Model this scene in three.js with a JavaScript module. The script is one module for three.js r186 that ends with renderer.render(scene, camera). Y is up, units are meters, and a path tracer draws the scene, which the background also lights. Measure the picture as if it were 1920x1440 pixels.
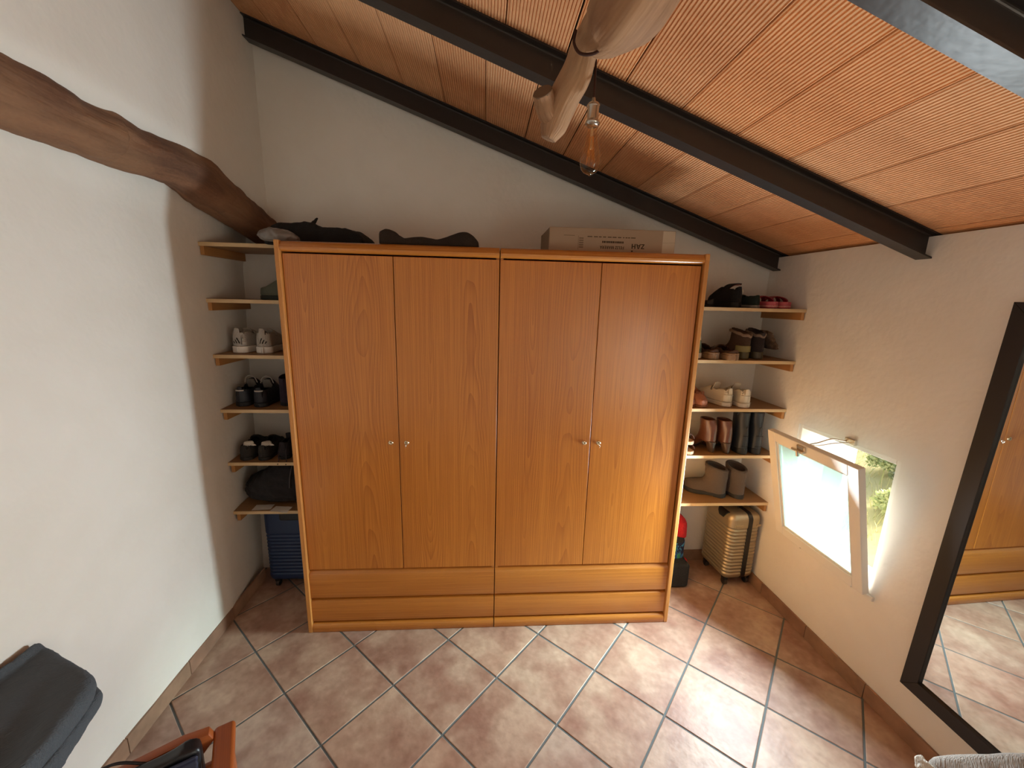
import * as THREE from 'three';
import { RoundedBoxGeometry } from 'three/addons/geometries/RoundedBoxGeometry.js';
import { mergeGeometries, toCreasedNormals, mergeVertices } from 'three/addons/utils/BufferGeometryUtils.js';
import { RectAreaLightUniformsLib } from 'three/addons/lights/RectAreaLightUniformsLib.js';

// ---------------------------------------------------------------- camera, sky, sun, window light, exposure
const scene = new THREE.Scene();
const camera = new THREE.PerspectiveCamera(87.06, 4 / 3, 0.02, 200);
camera.position.set(-0.0645, 1.7918, 1.936);
camera.rotation.set(-0.2040, -0.06995, 0.02469, 'YXZ');
const renderer = new THREE.WebGLRenderer({ antialias: true });
renderer.toneMapping = THREE.LinearToneMapping;
renderer.toneMappingExposure = 1.4;
renderer.shadowMap.enabled = true;
RectAreaLightUniformsLib.init();

const SKY = [[-90, 0.42, 0.42, 0.38], [0, 0.95, 0.98, 1.0], [20, 0.80, 0.90, 1.0], [90, 0.45, 0.62, 0.95]];
{
  const w = 64, h = 32, d = new Float32Array(w * h * 4);
  for (let j = 0; j < h; j++) {
    const el = ((j + 0.5) / h) * 180 - 90;
    let k = 0; while (k < SKY.length - 2 && el > SKY[k + 1][0]) k++;
    const a = SKY[k], b = SKY[k + 1], t = Math.min(1, Math.max(0, (el - a[0]) / (b[0] - a[0])));
    for (let i = 0; i < w; i++) {
      const o = (j * w + i) * 4;
      for (let c = 0; c < 3; c++) d[o + c] = el < 0 ? a[c + 1] : a[c + 1] + (b[c + 1] - a[c + 1]) * t;
      d[o + 3] = 1;
    }
  }
  const t = new THREE.DataTexture(d, w, h, THREE.RGBAFormat, THREE.FloatType);
  t.mapping = THREE.EquirectangularReflectionMapping; t.magFilter = THREE.LinearFilter; t.needsUpdate = true;
  scene.background = t;
}
const sun = new THREE.DirectionalLight(0xfff8f0, 21);        // hazy sun, comes in through the small window
sun.position.set(15.5, 7.6, 0.9); sun.target.position.set(1.7, 0.8, 0.15); sun.shadow.radius = 58;
sun.castShadow = true; sun.shadow.mapSize.set(2048, 2048);
Object.assign(sun.shadow.camera, { left: -12, right: 12, top: 12, bottom: -12, near: 0.5, far: 40 });
scene.add(sun, sun.target);

const PANE_LIGHT = [0.80, 0.94, 1.0, 66];                     // daylight through the small frosted window
const DOOR_LIGHT = [1.0, 0.82, 0.62, 3];                      // daylight through the window behind the camera

// ---------------------------------------------------------------- helpers
function rng(seed) { return () => { seed = (seed + 0x6d2b79f5) | 0; let t = Math.imul(seed ^ (seed >>> 15), 1 | seed); t = (t + Math.imul(t ^ (t >>> 7), 61 | t)) ^ t; return ((t ^ (t >>> 14)) >>> 0) / 4294967296; }; }
const R = rng(77);
function hash(x, y, z) { let h = (x * 374761393 + y * 668265263 + z * 2147483647) | 0; h = Math.imul(h ^ (h >>> 13), 1274126177); return ((h ^ (h >>> 16)) >>> 0) / 4294967296; }
function noise(x, y, z = 0) {
  const xi = Math.floor(x), yi = Math.floor(y), zi = Math.floor(z), s = (t) => t * t * (3 - 2 * t);
  const u = s(x - xi), v = s(y - yi), w = s(z - zi), L = (a, b, t) => a + (b - a) * t;
  const p = (k) => L(L(hash(xi, yi, k), hash(xi + 1, yi, k), u), L(hash(xi, yi + 1, k), hash(xi + 1, yi + 1, k), u), v);
  return L(p(zi), w > 0 ? p(zi + 1) : 0, w) * 2 - 1;
}
function fbm(x, y, z = 0, n = 4) { let a = 0, k = 0.5; for (let i = 0; i < n; i++) { a += k * noise(x, y, z + i * 7.3); x *= 2.03; y *= 2.03; z *= 2.03; k *= 0.5; } return a; }
// the same, repeating over [0, 1] in u and v (f a whole number)
function pnoise(x, y, p, z) { const xi = Math.floor(x), yi = Math.floor(y), s = (t) => t * t * (3 - 2 * t), u = s(x - xi), v = s(y - yi), h = (a, b) => hash(((a % p) + p) % p, ((b % p) + p) % p, z); const a = h(xi, yi), b = h(xi + 1, yi), c = h(xi, yi + 1), d = h(xi + 1, yi + 1); return (a + (b - a) * u + (c - a) * v + (a - b - c + d) * u * v) * 2 - 1; }
function pf(u, v, f, z = 0, n = 4) { let a = 0, k = 0.5; for (let i = 0; i < n; i++) { a += k * pnoise(u * f, v * f, f, z + i * 7); f *= 2; k *= 0.5; } return a; }
const clamp = (x, a = 0, b = 1) => Math.min(b, Math.max(a, x)), mix = (a, b, t) => a + (b - a) * t;
const smooth = (a, b, x) => { const t = clamp((x - a) / (b - a)); return t * t * (3 - 2 * t); };
function spline(pts, t) {   // monotone-ish Catmull-Rom through [t, v] pairs
  const n = pts.length; if (t <= pts[0][0]) return pts[0][1]; if (t >= pts[n - 1][0]) return pts[n - 1][1];
  let k = 0; while (t > pts[k + 1][0]) k++;
  const g = (i) => pts[clamp(i, 0, n - 1)], a = g(k), b = g(k + 1), m = (i) => (g(i + 1)[1] - g(i - 1)[1]) / Math.max(1e-9, g(i + 1)[0] - g(i - 1)[0]);
  const h = b[0] - a[0], s = (t - a[0]) / h, m0 = m(k) * h, m1 = m(k + 1) * h;
  return (2 * s ** 3 - 3 * s * s + 1) * a[1] + (s ** 3 - 2 * s * s + s) * m0 + (-2 * s ** 3 + 3 * s * s) * b[1] + (s ** 3 - s * s) * m1;
}
function tex(w, h, f, { srgb = true, repeat } = {}) {
  const d = new Uint8Array(w * h * 4);
  for (let j = 0; j < h; j++) for (let i = 0; i < w; i++) {
    const c = f(i / w, j / h, i, j), o = (j * w + i) * 4;
    for (let k = 0; k < 3; k++) d[o + k] = clamp(typeof c === 'number' ? c : c[k], 0, 255);
    d[o + 3] = 255;
  }
  const t = new THREE.DataTexture(d, w, h, THREE.RGBAFormat);
  t.wrapS = t.wrapT = THREE.RepeatWrapping; t.magFilter = THREE.LinearFilter; t.minFilter = THREE.LinearMipmapLinearFilter; t.generateMipmaps = true;
  if (srgb) t.colorSpace = THREE.SRGBColorSpace;
  if (repeat) t.repeat.set(repeat[0], repeat[1]);
  t.needsUpdate = true; return t;
}
const hexc = (h) => [(h >> 16) & 255, (h >> 8) & 255, h & 255];
const mix3 = (a, b, t) => [mix(a[0], b[0], t), mix(a[1], b[1], t), mix(a[2], b[2], t)];
const M = (color, roughness = 0.6, o = {}) => new THREE.MeshStandardMaterial({ color, roughness, ...o });
const P = (color, roughness = 0.6, o = {}) => new THREE.MeshPhysicalMaterial({ color, roughness, ...o });

const taken = {};
function numbered(name) { const n = taken[name] = (taken[name] ?? -1) + 1; return n ? name + '_' + String(n).padStart(3, '0') : name; }
function shade(o) { o.traverse((m) => { if (m.isMesh) { m.castShadow = m.receiveShadow = true; } }); return o; }
function tag(o, label, category, group) { o.userData.label = label; o.userData.category = category; if (group) o.userData.group = group; return o; }
function thing(name, label, category, pos = [0, 0, 0], turn = 0, group, parent = scene) {
  const o = new THREE.Group(); o.name = numbered(name); parent.add(o); o.position.set(...pos); o.rotation.y = turn;
  return tag(o, label, category, group);
}
function mesh(name, geos, mat, parent) {
  const g = Array.isArray(geos) ? (geos.length > 1 ? mergeGeometries(geos.map(plain)) : geos[0]) : geos;
  const m = new THREE.Mesh(g, mat); m.name = parent === scene ? numbered(name) : name; m.castShadow = m.receiveShadow = true; parent.add(m); return m;
}
function part(name, geos, mat, parent, label) { const m = mesh(name, geos, mat, parent); if (label) m.userData.label = label; return m; }
function plain(g) { const h = g.index ? g.toNonIndexed() : g; for (const k of Object.keys(h.attributes)) if (!['position', 'normal', 'uv'].includes(k)) h.deleteAttribute(k); if (!h.attributes.uv) h.setAttribute('uv', new THREE.BufferAttribute(new Float32Array(h.attributes.position.count * 2), 2)); return h; }
function structure(o) { o.userData.kind = 'structure'; return o; }
// uv in metres; v runs along the grain axis where a face holds it
function uvm(geo, grain = 'y', ou = 0, ov = 0) {
  const g = plain(geo), p = g.attributes.position, uv = new Float32Array(p.count * 2), ax = 'xyz'.indexOf(grain);
  const a = new THREE.Vector3(), b = new THREE.Vector3(), c = new THREE.Vector3();
  for (let i = 0; i < p.count; i += 3) {
    a.fromBufferAttribute(p, i); b.fromBufferAttribute(p, i + 1); c.fromBufferAttribute(p, i + 2);
    const n = b.clone().sub(a).cross(c.clone().sub(a)), e = [Math.abs(n.x), Math.abs(n.y), Math.abs(n.z)];
    const k = e.indexOf(Math.max(...e)), rest = [0, 1, 2].filter((q) => q !== k);
    const vv = rest.includes(ax) ? ax : rest[1], uu = rest.find((q) => q !== vv);
    [a, b, c].forEach((q, j) => { uv[(i + j) * 2] = q.getComponent(uu) + ou; uv[(i + j) * 2 + 1] = q.getComponent(vv) + ov; });
  }
  g.setAttribute('uv', new THREE.BufferAttribute(uv, 2)); return g;
}
function box(w, h, d, x = 0, y = 0, z = 0, r = 0.003, grain) {
  const rr = Math.min(r, w * 0.49, h * 0.49, d * 0.49);
  const g = (rr > 0 ? new RoundedBoxGeometry(w, h, d, 2, rr) : new THREE.BoxGeometry(w, h, d)).translate(x, y, z);
  return uvm(g, grain ?? 'y');
}
function cyl(r0, r1, h, x = 0, y = 0, z = 0, seg = 20) { return new THREE.CylinderGeometry(r0, r1, h, seg).translate(x, y, z); }
function lathe(pts, seg = 28) { return new THREE.LatheGeometry(pts.map((p) => new THREE.Vector2(p[0], p[1])), seg); }
function tube(pts, r, seg = 40, rad = 8, closed = false) { return new THREE.TubeGeometry(new THREE.CatmullRomCurve3(pts.map((p) => new THREE.Vector3(...p)), closed), seg, r, rad, closed); }
// closed prism: polygon of [a, b] extruded along c; axes gives which world axis each of a, b, c is
function prism(poly, depth, { bevel = 0, holes = [], seg = 2, curve = 8 } = {}) {
  const s = new THREE.Shape(poly.map((p) => new THREE.Vector2(p[0], p[1])));
  for (const h of holes) s.holes.push(new THREE.Path(h.map((p) => new THREE.Vector2(p[0], p[1]))));
  return new THREE.ExtrudeGeometry(s, { depth, bevelEnabled: bevel > 0, bevelSize: bevel, bevelThickness: bevel, bevelOffset: -bevel, bevelSegments: seg, curveSegments: curve });
}
// surface of f = 0 (f < 0 inside), by surface nets
function sdf(f, lo, hi, cell) {
  const n = [0, 1, 2].map((k) => Math.ceil((hi[k] - lo[k]) / cell) + 1), [nx, ny, nz] = n, v = new Float32Array(nx * ny * nz), id = (i, j, k) => (k * ny + j) * nx + i;
  for (let k = 0; k < nz; k++) for (let j = 0; j < ny; j++) for (let i = 0; i < nx; i++) v[id(i, j, k)] = f(lo[0] + i * cell, lo[1] + j * cell, lo[2] + k * cell);
  const at = new Int32Array(nx * ny * nz).fill(-1), pos = [], E = [[0, 1], [2, 3], [4, 5], [6, 7], [0, 2], [1, 3], [4, 6], [5, 7], [0, 4], [1, 5], [2, 6], [3, 7]];
  for (let k = 0; k < nz - 1; k++) for (let j = 0; j < ny - 1; j++) for (let i = 0; i < nx - 1; i++) {
    const c = []; let m = 0;
    for (let q = 0; q < 8; q++) { c[q] = v[id(i + (q & 1), j + ((q >> 1) & 1), k + (q >> 2))]; if (c[q] < 0) m++; }
    if (m === 0 || m === 8) continue;
    let x = 0, y = 0, z = 0, w = 0;
    for (const [a, b] of E) if ((c[a] < 0) !== (c[b] < 0)) { const t = c[a] / (c[a] - c[b]); x += mix(a & 1, b & 1, t); y += mix((a >> 1) & 1, (b >> 1) & 1, t); z += mix(a >> 2, b >> 2, t); w++; }
    at[id(i, j, k)] = pos.length / 3; pos.push(lo[0] + (i + x / w) * cell, lo[1] + (j + y / w) * cell, lo[2] + (k + z / w) * cell);
  }
  const idx = [], quad = (a, b, c, d, flip) => { if (a < 0 || b < 0 || c < 0 || d < 0) return; flip ? idx.push(a, c, b, a, d, c) : idx.push(a, b, c, a, c, d); };
  for (let k = 1; k < nz - 1; k++) for (let j = 1; j < ny - 1; j++) for (let i = 1; i < nx - 1; i++) {
    const s = v[id(i, j, k)] >= 0, q = (a, b, c) => at[id(i + a, j + b, k + c)];
    if (s === v[id(i + 1, j, k)] < 0) quad(q(0, 0, 0), q(0, -1, 0), q(0, -1, -1), q(0, 0, -1), s);
    if (s === v[id(i, j + 1, k)] < 0) quad(q(0, 0, 0), q(0, 0, -1), q(-1, 0, -1), q(-1, 0, 0), s);
    if (s === v[id(i, j, k + 1)] < 0) quad(q(0, 0, 0), q(-1, 0, 0), q(-1, -1, 0), q(0, -1, 0), s);
  }
  const g = new THREE.BufferGeometry(), nm = new Float32Array(pos.length), uv = new Float32Array(pos.length / 3 * 2), e = cell * 0.5;
  for (let i = 0; i < pos.length; i += 3) {
    const [x, y, z] = [pos[i], pos[i + 1], pos[i + 2]];
    let a = f(x + e, y, z) - f(x - e, y, z), b = f(x, y + e, z) - f(x, y - e, z), c = f(x, y, z + e) - f(x, y, z - e); const l = Math.hypot(a, b, c) || 1;
    nm[i] = a / l; nm[i + 1] = b / l; nm[i + 2] = c / l; uv[i / 3 * 2] = x + z; uv[i / 3 * 2 + 1] = y + z * 0.3;
  }
  g.setAttribute('position', new THREE.Float32BufferAttribute(pos, 3)); g.setAttribute('normal', new THREE.BufferAttribute(nm, 3)); g.setAttribute('uv', new THREE.BufferAttribute(uv, 2)); g.setIndex(idx);
  return g;
}
const smin = (a, b, k) => { const h = Math.max(k - Math.abs(a - b), 0) / k; return Math.min(a, b) - h * h * k * 0.25; };
const smax = (a, b, k) => -smin(-a, -b, k);
function capsule(p, a, b, ra, rb) {
  const ba = [b[0] - a[0], b[1] - a[1], b[2] - a[2]], pa = [p[0] - a[0], p[1] - a[1], p[2] - a[2]];
  const h = clamp((pa[0] * ba[0] + pa[1] * ba[1] + pa[2] * ba[2]) / (ba[0] ** 2 + ba[1] ** 2 + ba[2] ** 2));
  return Math.hypot(pa[0] - ba[0] * h, pa[1] - ba[1] * h, pa[2] - ba[2] * h) - mix(ra, rb, h);
}
const rbox = (x, y, z, w, h, d, r) => { const a = Math.abs(x) - w + r, b = Math.abs(y) - h + r, c = Math.abs(z) - d + r; return Math.hypot(Math.max(a, 0), Math.max(b, 0), Math.max(c, 0)) + Math.min(Math.max(a, b, c), 0) - r; };
// a knobbly limb of wood: rings along a curve, radius disturbed by noise; uv = (round, along) in metres
function limb(pts, radii, { seg = 80, rad = 24, amp = 0.1, freq = 9, seed = 0, cap = true, squash = 1 } = {}) {
  const curve = new THREE.CatmullRomCurve3(pts.map((p) => new THREE.Vector3(...p)), false, 'centripetal'), fr = curve.computeFrenetFrames(seg), pos = [], uv = [], idx = [];
  const len = curve.getLength(), rp = radii.map((r, i) => [i / (radii.length - 1), r]);
  for (let i = 0; i <= seg; i++) {
    const t = i / seg, u = curve.getUtoTmapping(t), c = curve.getPoint(u), r = spline(rp, u);
    for (let j = 0; j <= rad; j++) {
      const a = j / rad * Math.PI * 2, cs = Math.cos(a), sn = Math.sin(a);
      const d = r * (1 + amp * (fbm(cs * 1.6 + seed, sn * 1.6 - seed, t * len * freq, 3) * 1.6 + 0.25 * noise(cs * 5, sn * 5, t * len * 6 + seed)));
      const v = c.clone().addScaledVector(fr.normals[i], cs * d).addScaledVector(fr.binormals[i], sn * d * squash);
      pos.push(v.x, v.y, v.z); uv.push(j / rad * Math.PI * 2 * 0.08, t * len);
    }
  }
  const w = rad + 1;
  for (let i = 0; i < seg; i++) for (let j = 0; j < rad; j++) { const a = i * w + j, b = a + w; idx.push(a, b, a + 1, a + 1, b, b + 1); }
  const g = new THREE.BufferGeometry();
  if (cap) for (const i of [0, seg]) {
    const c = curve.getPoint(i ? 1 : 0), k = pos.length / 3; pos.push(c.x, c.y, c.z); uv.push(0, i / seg * len);
    for (let j = 0; j < rad; j++) i ? idx.push(k, i * w + j + 1, i * w + j) : idx.push(k, j, j + 1);
  }
  g.setAttribute('position', new THREE.Float32BufferAttribute(pos, 3)); g.setAttribute('uv', new THREE.Float32BufferAttribute(uv, 2)); g.setIndex(idx); g.computeVertexNormals();
  const nn = g.attributes.normal;   // weld the seam's normals
  for (let i = 0; i <= seg; i++) { const a = i * w, b = a + rad, v = new THREE.Vector3(nn.getX(a) + nn.getX(b), nn.getY(a) + nn.getY(b), nn.getZ(a) + nn.getZ(b)).normalize(); nn.setXYZ(a, v.x, v.y, v.z); nn.setXYZ(b, v.x, v.y, v.z); }
  return g;
}
// ---------------------------------------------------------------- materials
function oak(seed, light, dark, w = 1, h = 2, px = 1024, py = 1024, freq = 150, flat = true) {
  const A = hexc(light), B = hexc(dark);
  return tex(px, py, (u, v) => {
    const X = u * w, Y = v * h, lw = 0.245, leaf = Math.floor(X / lw), off = (hash(leaf, seed, 3) - 0.5) * 0.09, lx = X - (leaf + 0.5) * lw + off + 0.012 * noise(Y * 1.7, leaf * 3 + seed);
    const d = 0.035 + 0.022 * ((Y * (leaf % 2 ? 1 : -1)) + 0.4 * hash(leaf, seed, 9)) + 0.010 * noise(Y * 2.3 + seed, leaf * 5) + 0.004 * noise(Y * 7, lx * 20 + leaf);
    const r = flat ? Math.hypot(lx * 0.8, d) : X + 0.01 * noise(Y * 2, X * 3), q = r * freq + 0.5 * noise(X * 25, Y * 1.4, seed), t = q - Math.floor(q);
    const ring = Math.pow(t, 2.2) * (0.45 + 0.35 * noise(r * 60, Y * 0.8, leaf)), pore = noise(X * 620, Y * 9, seed), fine = noise(X * 230, Y * 3, seed + 4);
    const k = clamp(0.22 + 0.55 * ring + 0.14 * Math.max(0, pore) + 0.14 * fine + 0.16 * fbm(X * 4, Y * 0.7, seed, 3));
    return mix3(A, B, k);
  }, { repeat: [1 / w, 1 / h] });
}
const OAK = [oak(3, 0xd78b36, 0x985013), oak(11, 0xd58732, 0x964e11)];
const oakMat = OAK.map((t) => P(0xffffff, 0.33, { map: t, clearcoat: 0.55, clearcoatRoughness: 0.24 }));
const oakSide = P(0xfff0dc, 0.42, { map: oak(5, 0xd9a362, 0xa96c30, 0.5, 2, 256, 1024, 220, false) });
const railTex = oak(7, 0xcb8438, 0x945018, 0.5, 2, 256, 1024, 200, false);
const oakRail = P(0xffffff, 0.27, { map: railTex, clearcoat: 0.4, clearcoatRoughness: 0.22 });
const gapMat = M(0x3a1a08, 0.9);
const beechTex = oak(9, 0xd8bd92, 0xb9966a, 0.6, 1.2, 256, 512, 160, false);
const shelfMat = M(0xffffff, 0.5, { map: beechTex }), battenMat = M(0xd9b48c, 0.55, { map: beechTex });
const chrome = M(0xd8d2c8, 0.22, { metalness: 1 }), brassy = M(0xd9c9a8, 0.25, { metalness: 1 });
const plasterBump = tex(1024, 1024, (u, v) => 128 + 150 * pf(u, v, 9, 1, 5) * 0.6 + 40 * pf(u, v, 60, 5, 3), { srgb: false, repeat: [1 / 1.6, 1 / 1.6] });
const plasterMap = tex(512, 512, (u, v) => { const k = 0.5 + 0.5 * pf(u, v, 5, 2, 4), s = pf(u, v, 22, 8, 3); return mix3([230, 224, 214], [239, 235, 228], clamp(k + s * 0.3)); }, { repeat: [1 / 2.4, 1 / 2.4] });
const plaster = M(0xffffff, 0.93, { map: plasterMap, bumpMap: plasterBump, bumpScale: 0.005 });
const whitePaint = M(0xeeeae2, 0.45), glazing = M(0xe4e8e6, 0.4);
const tileTex = tex(1024, 1024, (u, v) => {
  const k = clamp(0.5 + 0.95 * pf(u, v, 9, 3, 5)), s = clamp(0.5 + 1.3 * pf(u, v, 17, 9, 4)), n = pf(u, v, 90, 4, 3);
  const c = mix3(mix3([148, 112, 99], [176, 148, 131], k), [206, 188, 170], s * 0.6); return c.map((x) => x + n * 16);
}, { repeat: [1 / 2, 1 / 2] });
const tileBump = tex(512, 512, (u, v) => 128 + 90 * pf(u, v, 60, 6, 4) + 40 * pf(u, v, 8, 2, 2), { srgb: false, repeat: [1, 1] });
const tileMats = [0xffffff, 0xfff3ea, 0xfaf1ea, 0xfff8f0].map((c) => P(c, 0.47, { map: tileTex, bumpMap: tileBump, bumpScale: 0.0012 }));
const grout = M(0x666d6e, 0.95);
const terraSkirt = [0xa98369, 0xa47d66, 0xad896f].map((c) => M(c, 0.55, { map: tex(256, 256, (u, v) => 228 + 40 * pf(u, v, 8, c % 97, 4), { repeat: [2, 2] }) }));
const terraTex = tex(512, 512, (u, v) => { const k = pf(u, v, 6, 12, 4), n = pf(u, v, 80, 3, 2); return [232 + 18 * k + 8 * n, 176 + 20 * k + 8 * n, 128 + 18 * k + 8 * n]; }, { repeat: [1, 1] });
const boardMats = [0xffffff, 0xf7efe8, 0xfff4e6].map((c) => M(c, 0.85, { map: terraTex }));
const slabMat = M(0x8a5a3c, 0.95);
const steel = M(0x3b3633, 0.40, { metalness: 0.35, bumpMap: tex(256, 256, (u, v) => 128 + 90 * pf(u, v, 20, 7, 3), { srgb: false, repeat: [2, 2] }), bumpScale: 0.001 });
function woodRound(seed, a, b, c) {
  return tex(512, 1024, (u, v) => {
    const s = fbm(Math.sin(u * 6.283) * 2.2, Math.cos(u * 6.283) * 2.2 + v * 3, seed, 4), f = pnoise(u * 120, v * 120, 120, seed), k = clamp(0.5 + s * 0.9 + f * 0.12), g = clamp(0.5 + 1.4 * pf(u, v, 5, seed + 5, 4));
    return mix3(mix3(hexc(a), hexc(b), k), hexc(c), g * 0.45);
  }, { repeat: [1 / 0.5, 1 / 1] });
}
const barkBump = tex(512, 512, (u, v) => 128 + 120 * fbm(u * 26, v * 5, 4, 4) + 60 * pf(u, v, 12, 8, 4), { srgb: false, repeat: [2, 1.4] });
const logMat = M(0xffffff, 0.85, { map: woodRound(4, 0x8a6248, 0x5e4130, 0x9a7656), bumpMap: barkBump, bumpScale: 0.012 });
const driftMat = M(0xffffff, 0.8, { map: woodRound(21, 0xa87f5c, 0x7c583e, 0xb89470), bumpMap: barkBump, bumpScale: 0.005 });
const cutMat = M(0x6f553e, 0.9);

// ---------------------------------------------------------------- the room
const ZB = -0.57, ZF = 3.25, XL = -1.455, SL = 0.35, CEIL0 = 2.7055, ANG = Math.atan(SL), ceilY = (x) => CEIL0 - SL * x;
const RW = new THREE.Group();                                  // the right wall stands 1.6 degrees off square
const RWpos = [1.722, 0, 0], RWturn = Math.atan(0.028);
const rwX = (z) => 1.722 + 0.028 * z;
{ // floor: grout bed and every tile
  const floor = structure(mesh('floor', box(3.9, 0.12, 4.1, 0.1, -0.063, 1.35, 0), grout, scene));
  const S = 0.34484, A = 0.74875, X0 = -1.21765, Z0 = 0.10854, ca = Math.cos(A), sa = Math.sin(A), gap = 0.0042, top = 0, low = -0.004, be = 0.0022;
  const clipHalf = (poly, nx, nz, d) => { const out = []; for (let i = 0; i < poly.length; i++) { const p = poly[i], q = poly[(i + 1) % poly.length], a = p[0] * nx + p[1] * nz - d, b = q[0] * nx + q[1] * nz - d; if (a <= 0) out.push(p); if ((a < 0) !== (b < 0) && a !== b) { const t = a / (a - b); out.push([mix(p[0], q[0], t), mix(p[1], q[1], t)]); } } return out; };
  const rr = rng(5);
  for (let i = -6; i < 16; i++) for (let j = -8; j < 12; j++) {
    let poly = [[0, 0], [1, 0], [1, 1], [0, 1]].map(([a, b]) => { const u = (i + a) * S + (a ? -gap : gap), v = (j + b) * S + (b ? -gap : gap); return [X0 + u * ca + v * sa, Z0 + u * sa - v * ca]; });
    poly = clipHalf(poly, -1, 0, 1.50); poly = clipHalf(poly, 1, -0.028, 1.717); poly = clipHalf(poly, 0, -1, 0.565); poly = clipHalf(poly, 0, 1, 3.24);
    const ou = rr() * 2, ov = rr() * 2, pick = Math.floor(rr() * 4), th = rr() * 6.28, dy = (rr() - 0.5) * 0.0008;
    if (poly.length < 3) continue;
    const cx = poly.reduce((s, p) => s + p[0], 0) / poly.length, cz = poly.reduce((s, p) => s + p[1], 0) / poly.length;
    let ar = 0; for (let k = 0; k < poly.length; k++) { const p = poly[k], q = poly[(k + 1) % poly.length]; ar += p[0] * q[1] - p[1] * q[0]; } if (Math.abs(ar) < 0.0012) continue;
    if (ar > 0) poly.reverse();                                // upward faces
    const ring = (s, y) => poly.map((p) => { const l = Math.hypot(p[0] - cx, p[1] - cz), k = Math.max(0.2, 1 - s / l * 1.41); return [(p[0] - cx) * k, y, (p[1] - cz) * k]; });
    const r0 = ring(be, top + dy), r1 = ring(0, top - be * 0.7 + dy), r2 = ring(0, low), pos = [], uv = [], put = (p) => { pos.push(...p); uv.push(p[0] * Math.cos(th) - p[2] * Math.sin(th) + ou, p[0] * Math.sin(th) + p[2] * Math.cos(th) + ov); }, n = poly.length;
    for (let k = 1; k < n - 1; k++) [r0[0], r0[k], r0[k + 1]].forEach(put);
    for (let k = 0; k < n; k++) for (const [a, b] of [[r0, r1], [r1, r2]]) { const m = (k + 1) % n; [a[k], b[k], b[m], a[k], b[m], a[m]].forEach(put); }
    const g = new THREE.BufferGeometry(); g.setAttribute('position', new THREE.Float32BufferAttribute(pos, 3)); g.setAttribute('uv', new THREE.Float32BufferAttribute(uv, 2)); g.computeVertexNormals();
    part('tile', g, tileMats[pick], floor).position.set(cx, 0, cz);
  }
}
{ // left wall: uneven plaster, thicker above the log
  const logY = (z) => spline([[-0.57, 2.14], [-0.35, 2.21], [-0.15, 2.275], [0.1, 2.315], [0.6, 2.32], [3.3, 2.32]], z);
  const X = (y, z) => XL + 0.135 * smooth(-0.05, 0.10, y - logY(z)) + 0.03 * smooth(-0.22, -0.06, y - logY(z)) - 0.075 * clamp((-z - 0.12) / 0.45) * clamp(1 - y / 1.9) + 0.006 * fbm(z * 2.2, y * 2.2, 3, 3) + 0.0018 * fbm(z * 14, y * 14, 6, 2);
  const nz = 130, ny = 110, z0 = ZB - 0.1, z1 = ZF + 0.05, top = 3.34, pos = [], uv = [], idx = [];
  for (let j = 0; j <= ny; j++) for (let i = 0; i <= nz; i++) { const z = mix(z0, z1, i / nz), y = mix(0, top, j / ny); pos.push(X(y, z), y, z); uv.push(z, y); }
  for (let j = 0; j < ny; j++) for (let i = 0; i < nz; i++) { const a = j * (nz + 1) + i, b = a + nz + 1; idx.push(a, b, a + 1, a + 1, b, b + 1); }
  const g = new THREE.BufferGeometry(); g.setAttribute('position', new THREE.Float32BufferAttribute(pos, 3)); g.setAttribute('uv', new THREE.Float32BufferAttribute(uv, 2)); g.setIndex(idx); g.computeVertexNormals();
  const back = box(0.25, top, z1 - z0, -1.725, top / 2, (z0 + z1) / 2, 0);
  structure(mesh('wall_left', [g, back], plaster, scene));
}
{ // back and front walls, cut along the roof slope
  const poly = (x0, x1) => [[x0, -0.05], [x1, -0.05], [x1, ceilY(x1) + 0.05], [x0, ceilY(x0) + 0.05]];
  structure(mesh('wall_back', uvm(prism(poly(-1.8, 2.02), 0.24).translate(0, 0, ZB - 0.24), 'y'), plaster, scene));
  structure(mesh('wall_front', uvm(prism(poly(-1.8, 2.02), 0.24).translate(0, 0, ZF), 'y'), plaster, scene));
}
const WIN = { y0: 0.495, y1: 1.15, z0: -0.148, z1: 0.412 }, WIN2 = { y0: 0.55, y1: 1.7, z0: 2.35, z1: 3.05 }, THICK = 0.2;
{ // right wall with its two openings
  const rect = (w) => [[-w.z1, w.y0], [-w.z0, w.y0], [-w.z0, w.y1], [-w.z1, w.y1]];
  const g = prism([[-ZF - 0.2, -0.05], [0.8, -0.05], [0.8, 2.085], [-ZF - 0.2, 2.085]], THICK, { holes: [rect(WIN), rect(WIN2)] });
  g.rotateY(Math.PI / 2);
  const w = structure(mesh('wall_right', uvm(g, 'y'), plaster, scene)); w.position.set(...RWpos); w.rotation.y = RWturn;
}
const skirt = (name, len, place) => {
  const g = structure(new THREE.Group()); g.name = name; scene.add(g); place(g); const n = Math.ceil(len / 0.345);
  for (let i = 0; i < n; i++) { const l = Math.min(0.345, len - i * 0.345); if (l < 0.02) continue; const m = part('skirting_tile', uvm(box(0.012, 0.076, l - 0.003, 0.006, 0.038, i * 0.345 + l / 2, 0.002), 'z'), terraSkirt[i % 3], g); }
};
skirt('baseboard_left', 3.70, (g) => { g.position.set(-1.464, 0, -0.46); g.rotation.y = 0.008; });
skirt('baseboard_right', 3.76, (g) => { g.position.set(rwX(-0.55), 0, -0.55); g.rotation.y = RWturn; g.position.x -= 0.012; });
skirt('baseboard_back', 3.1, (g) => { g.position.set(-1.45, 0, ZB + 0.012); g.rotation.y = Math.PI / 2; });

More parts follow.
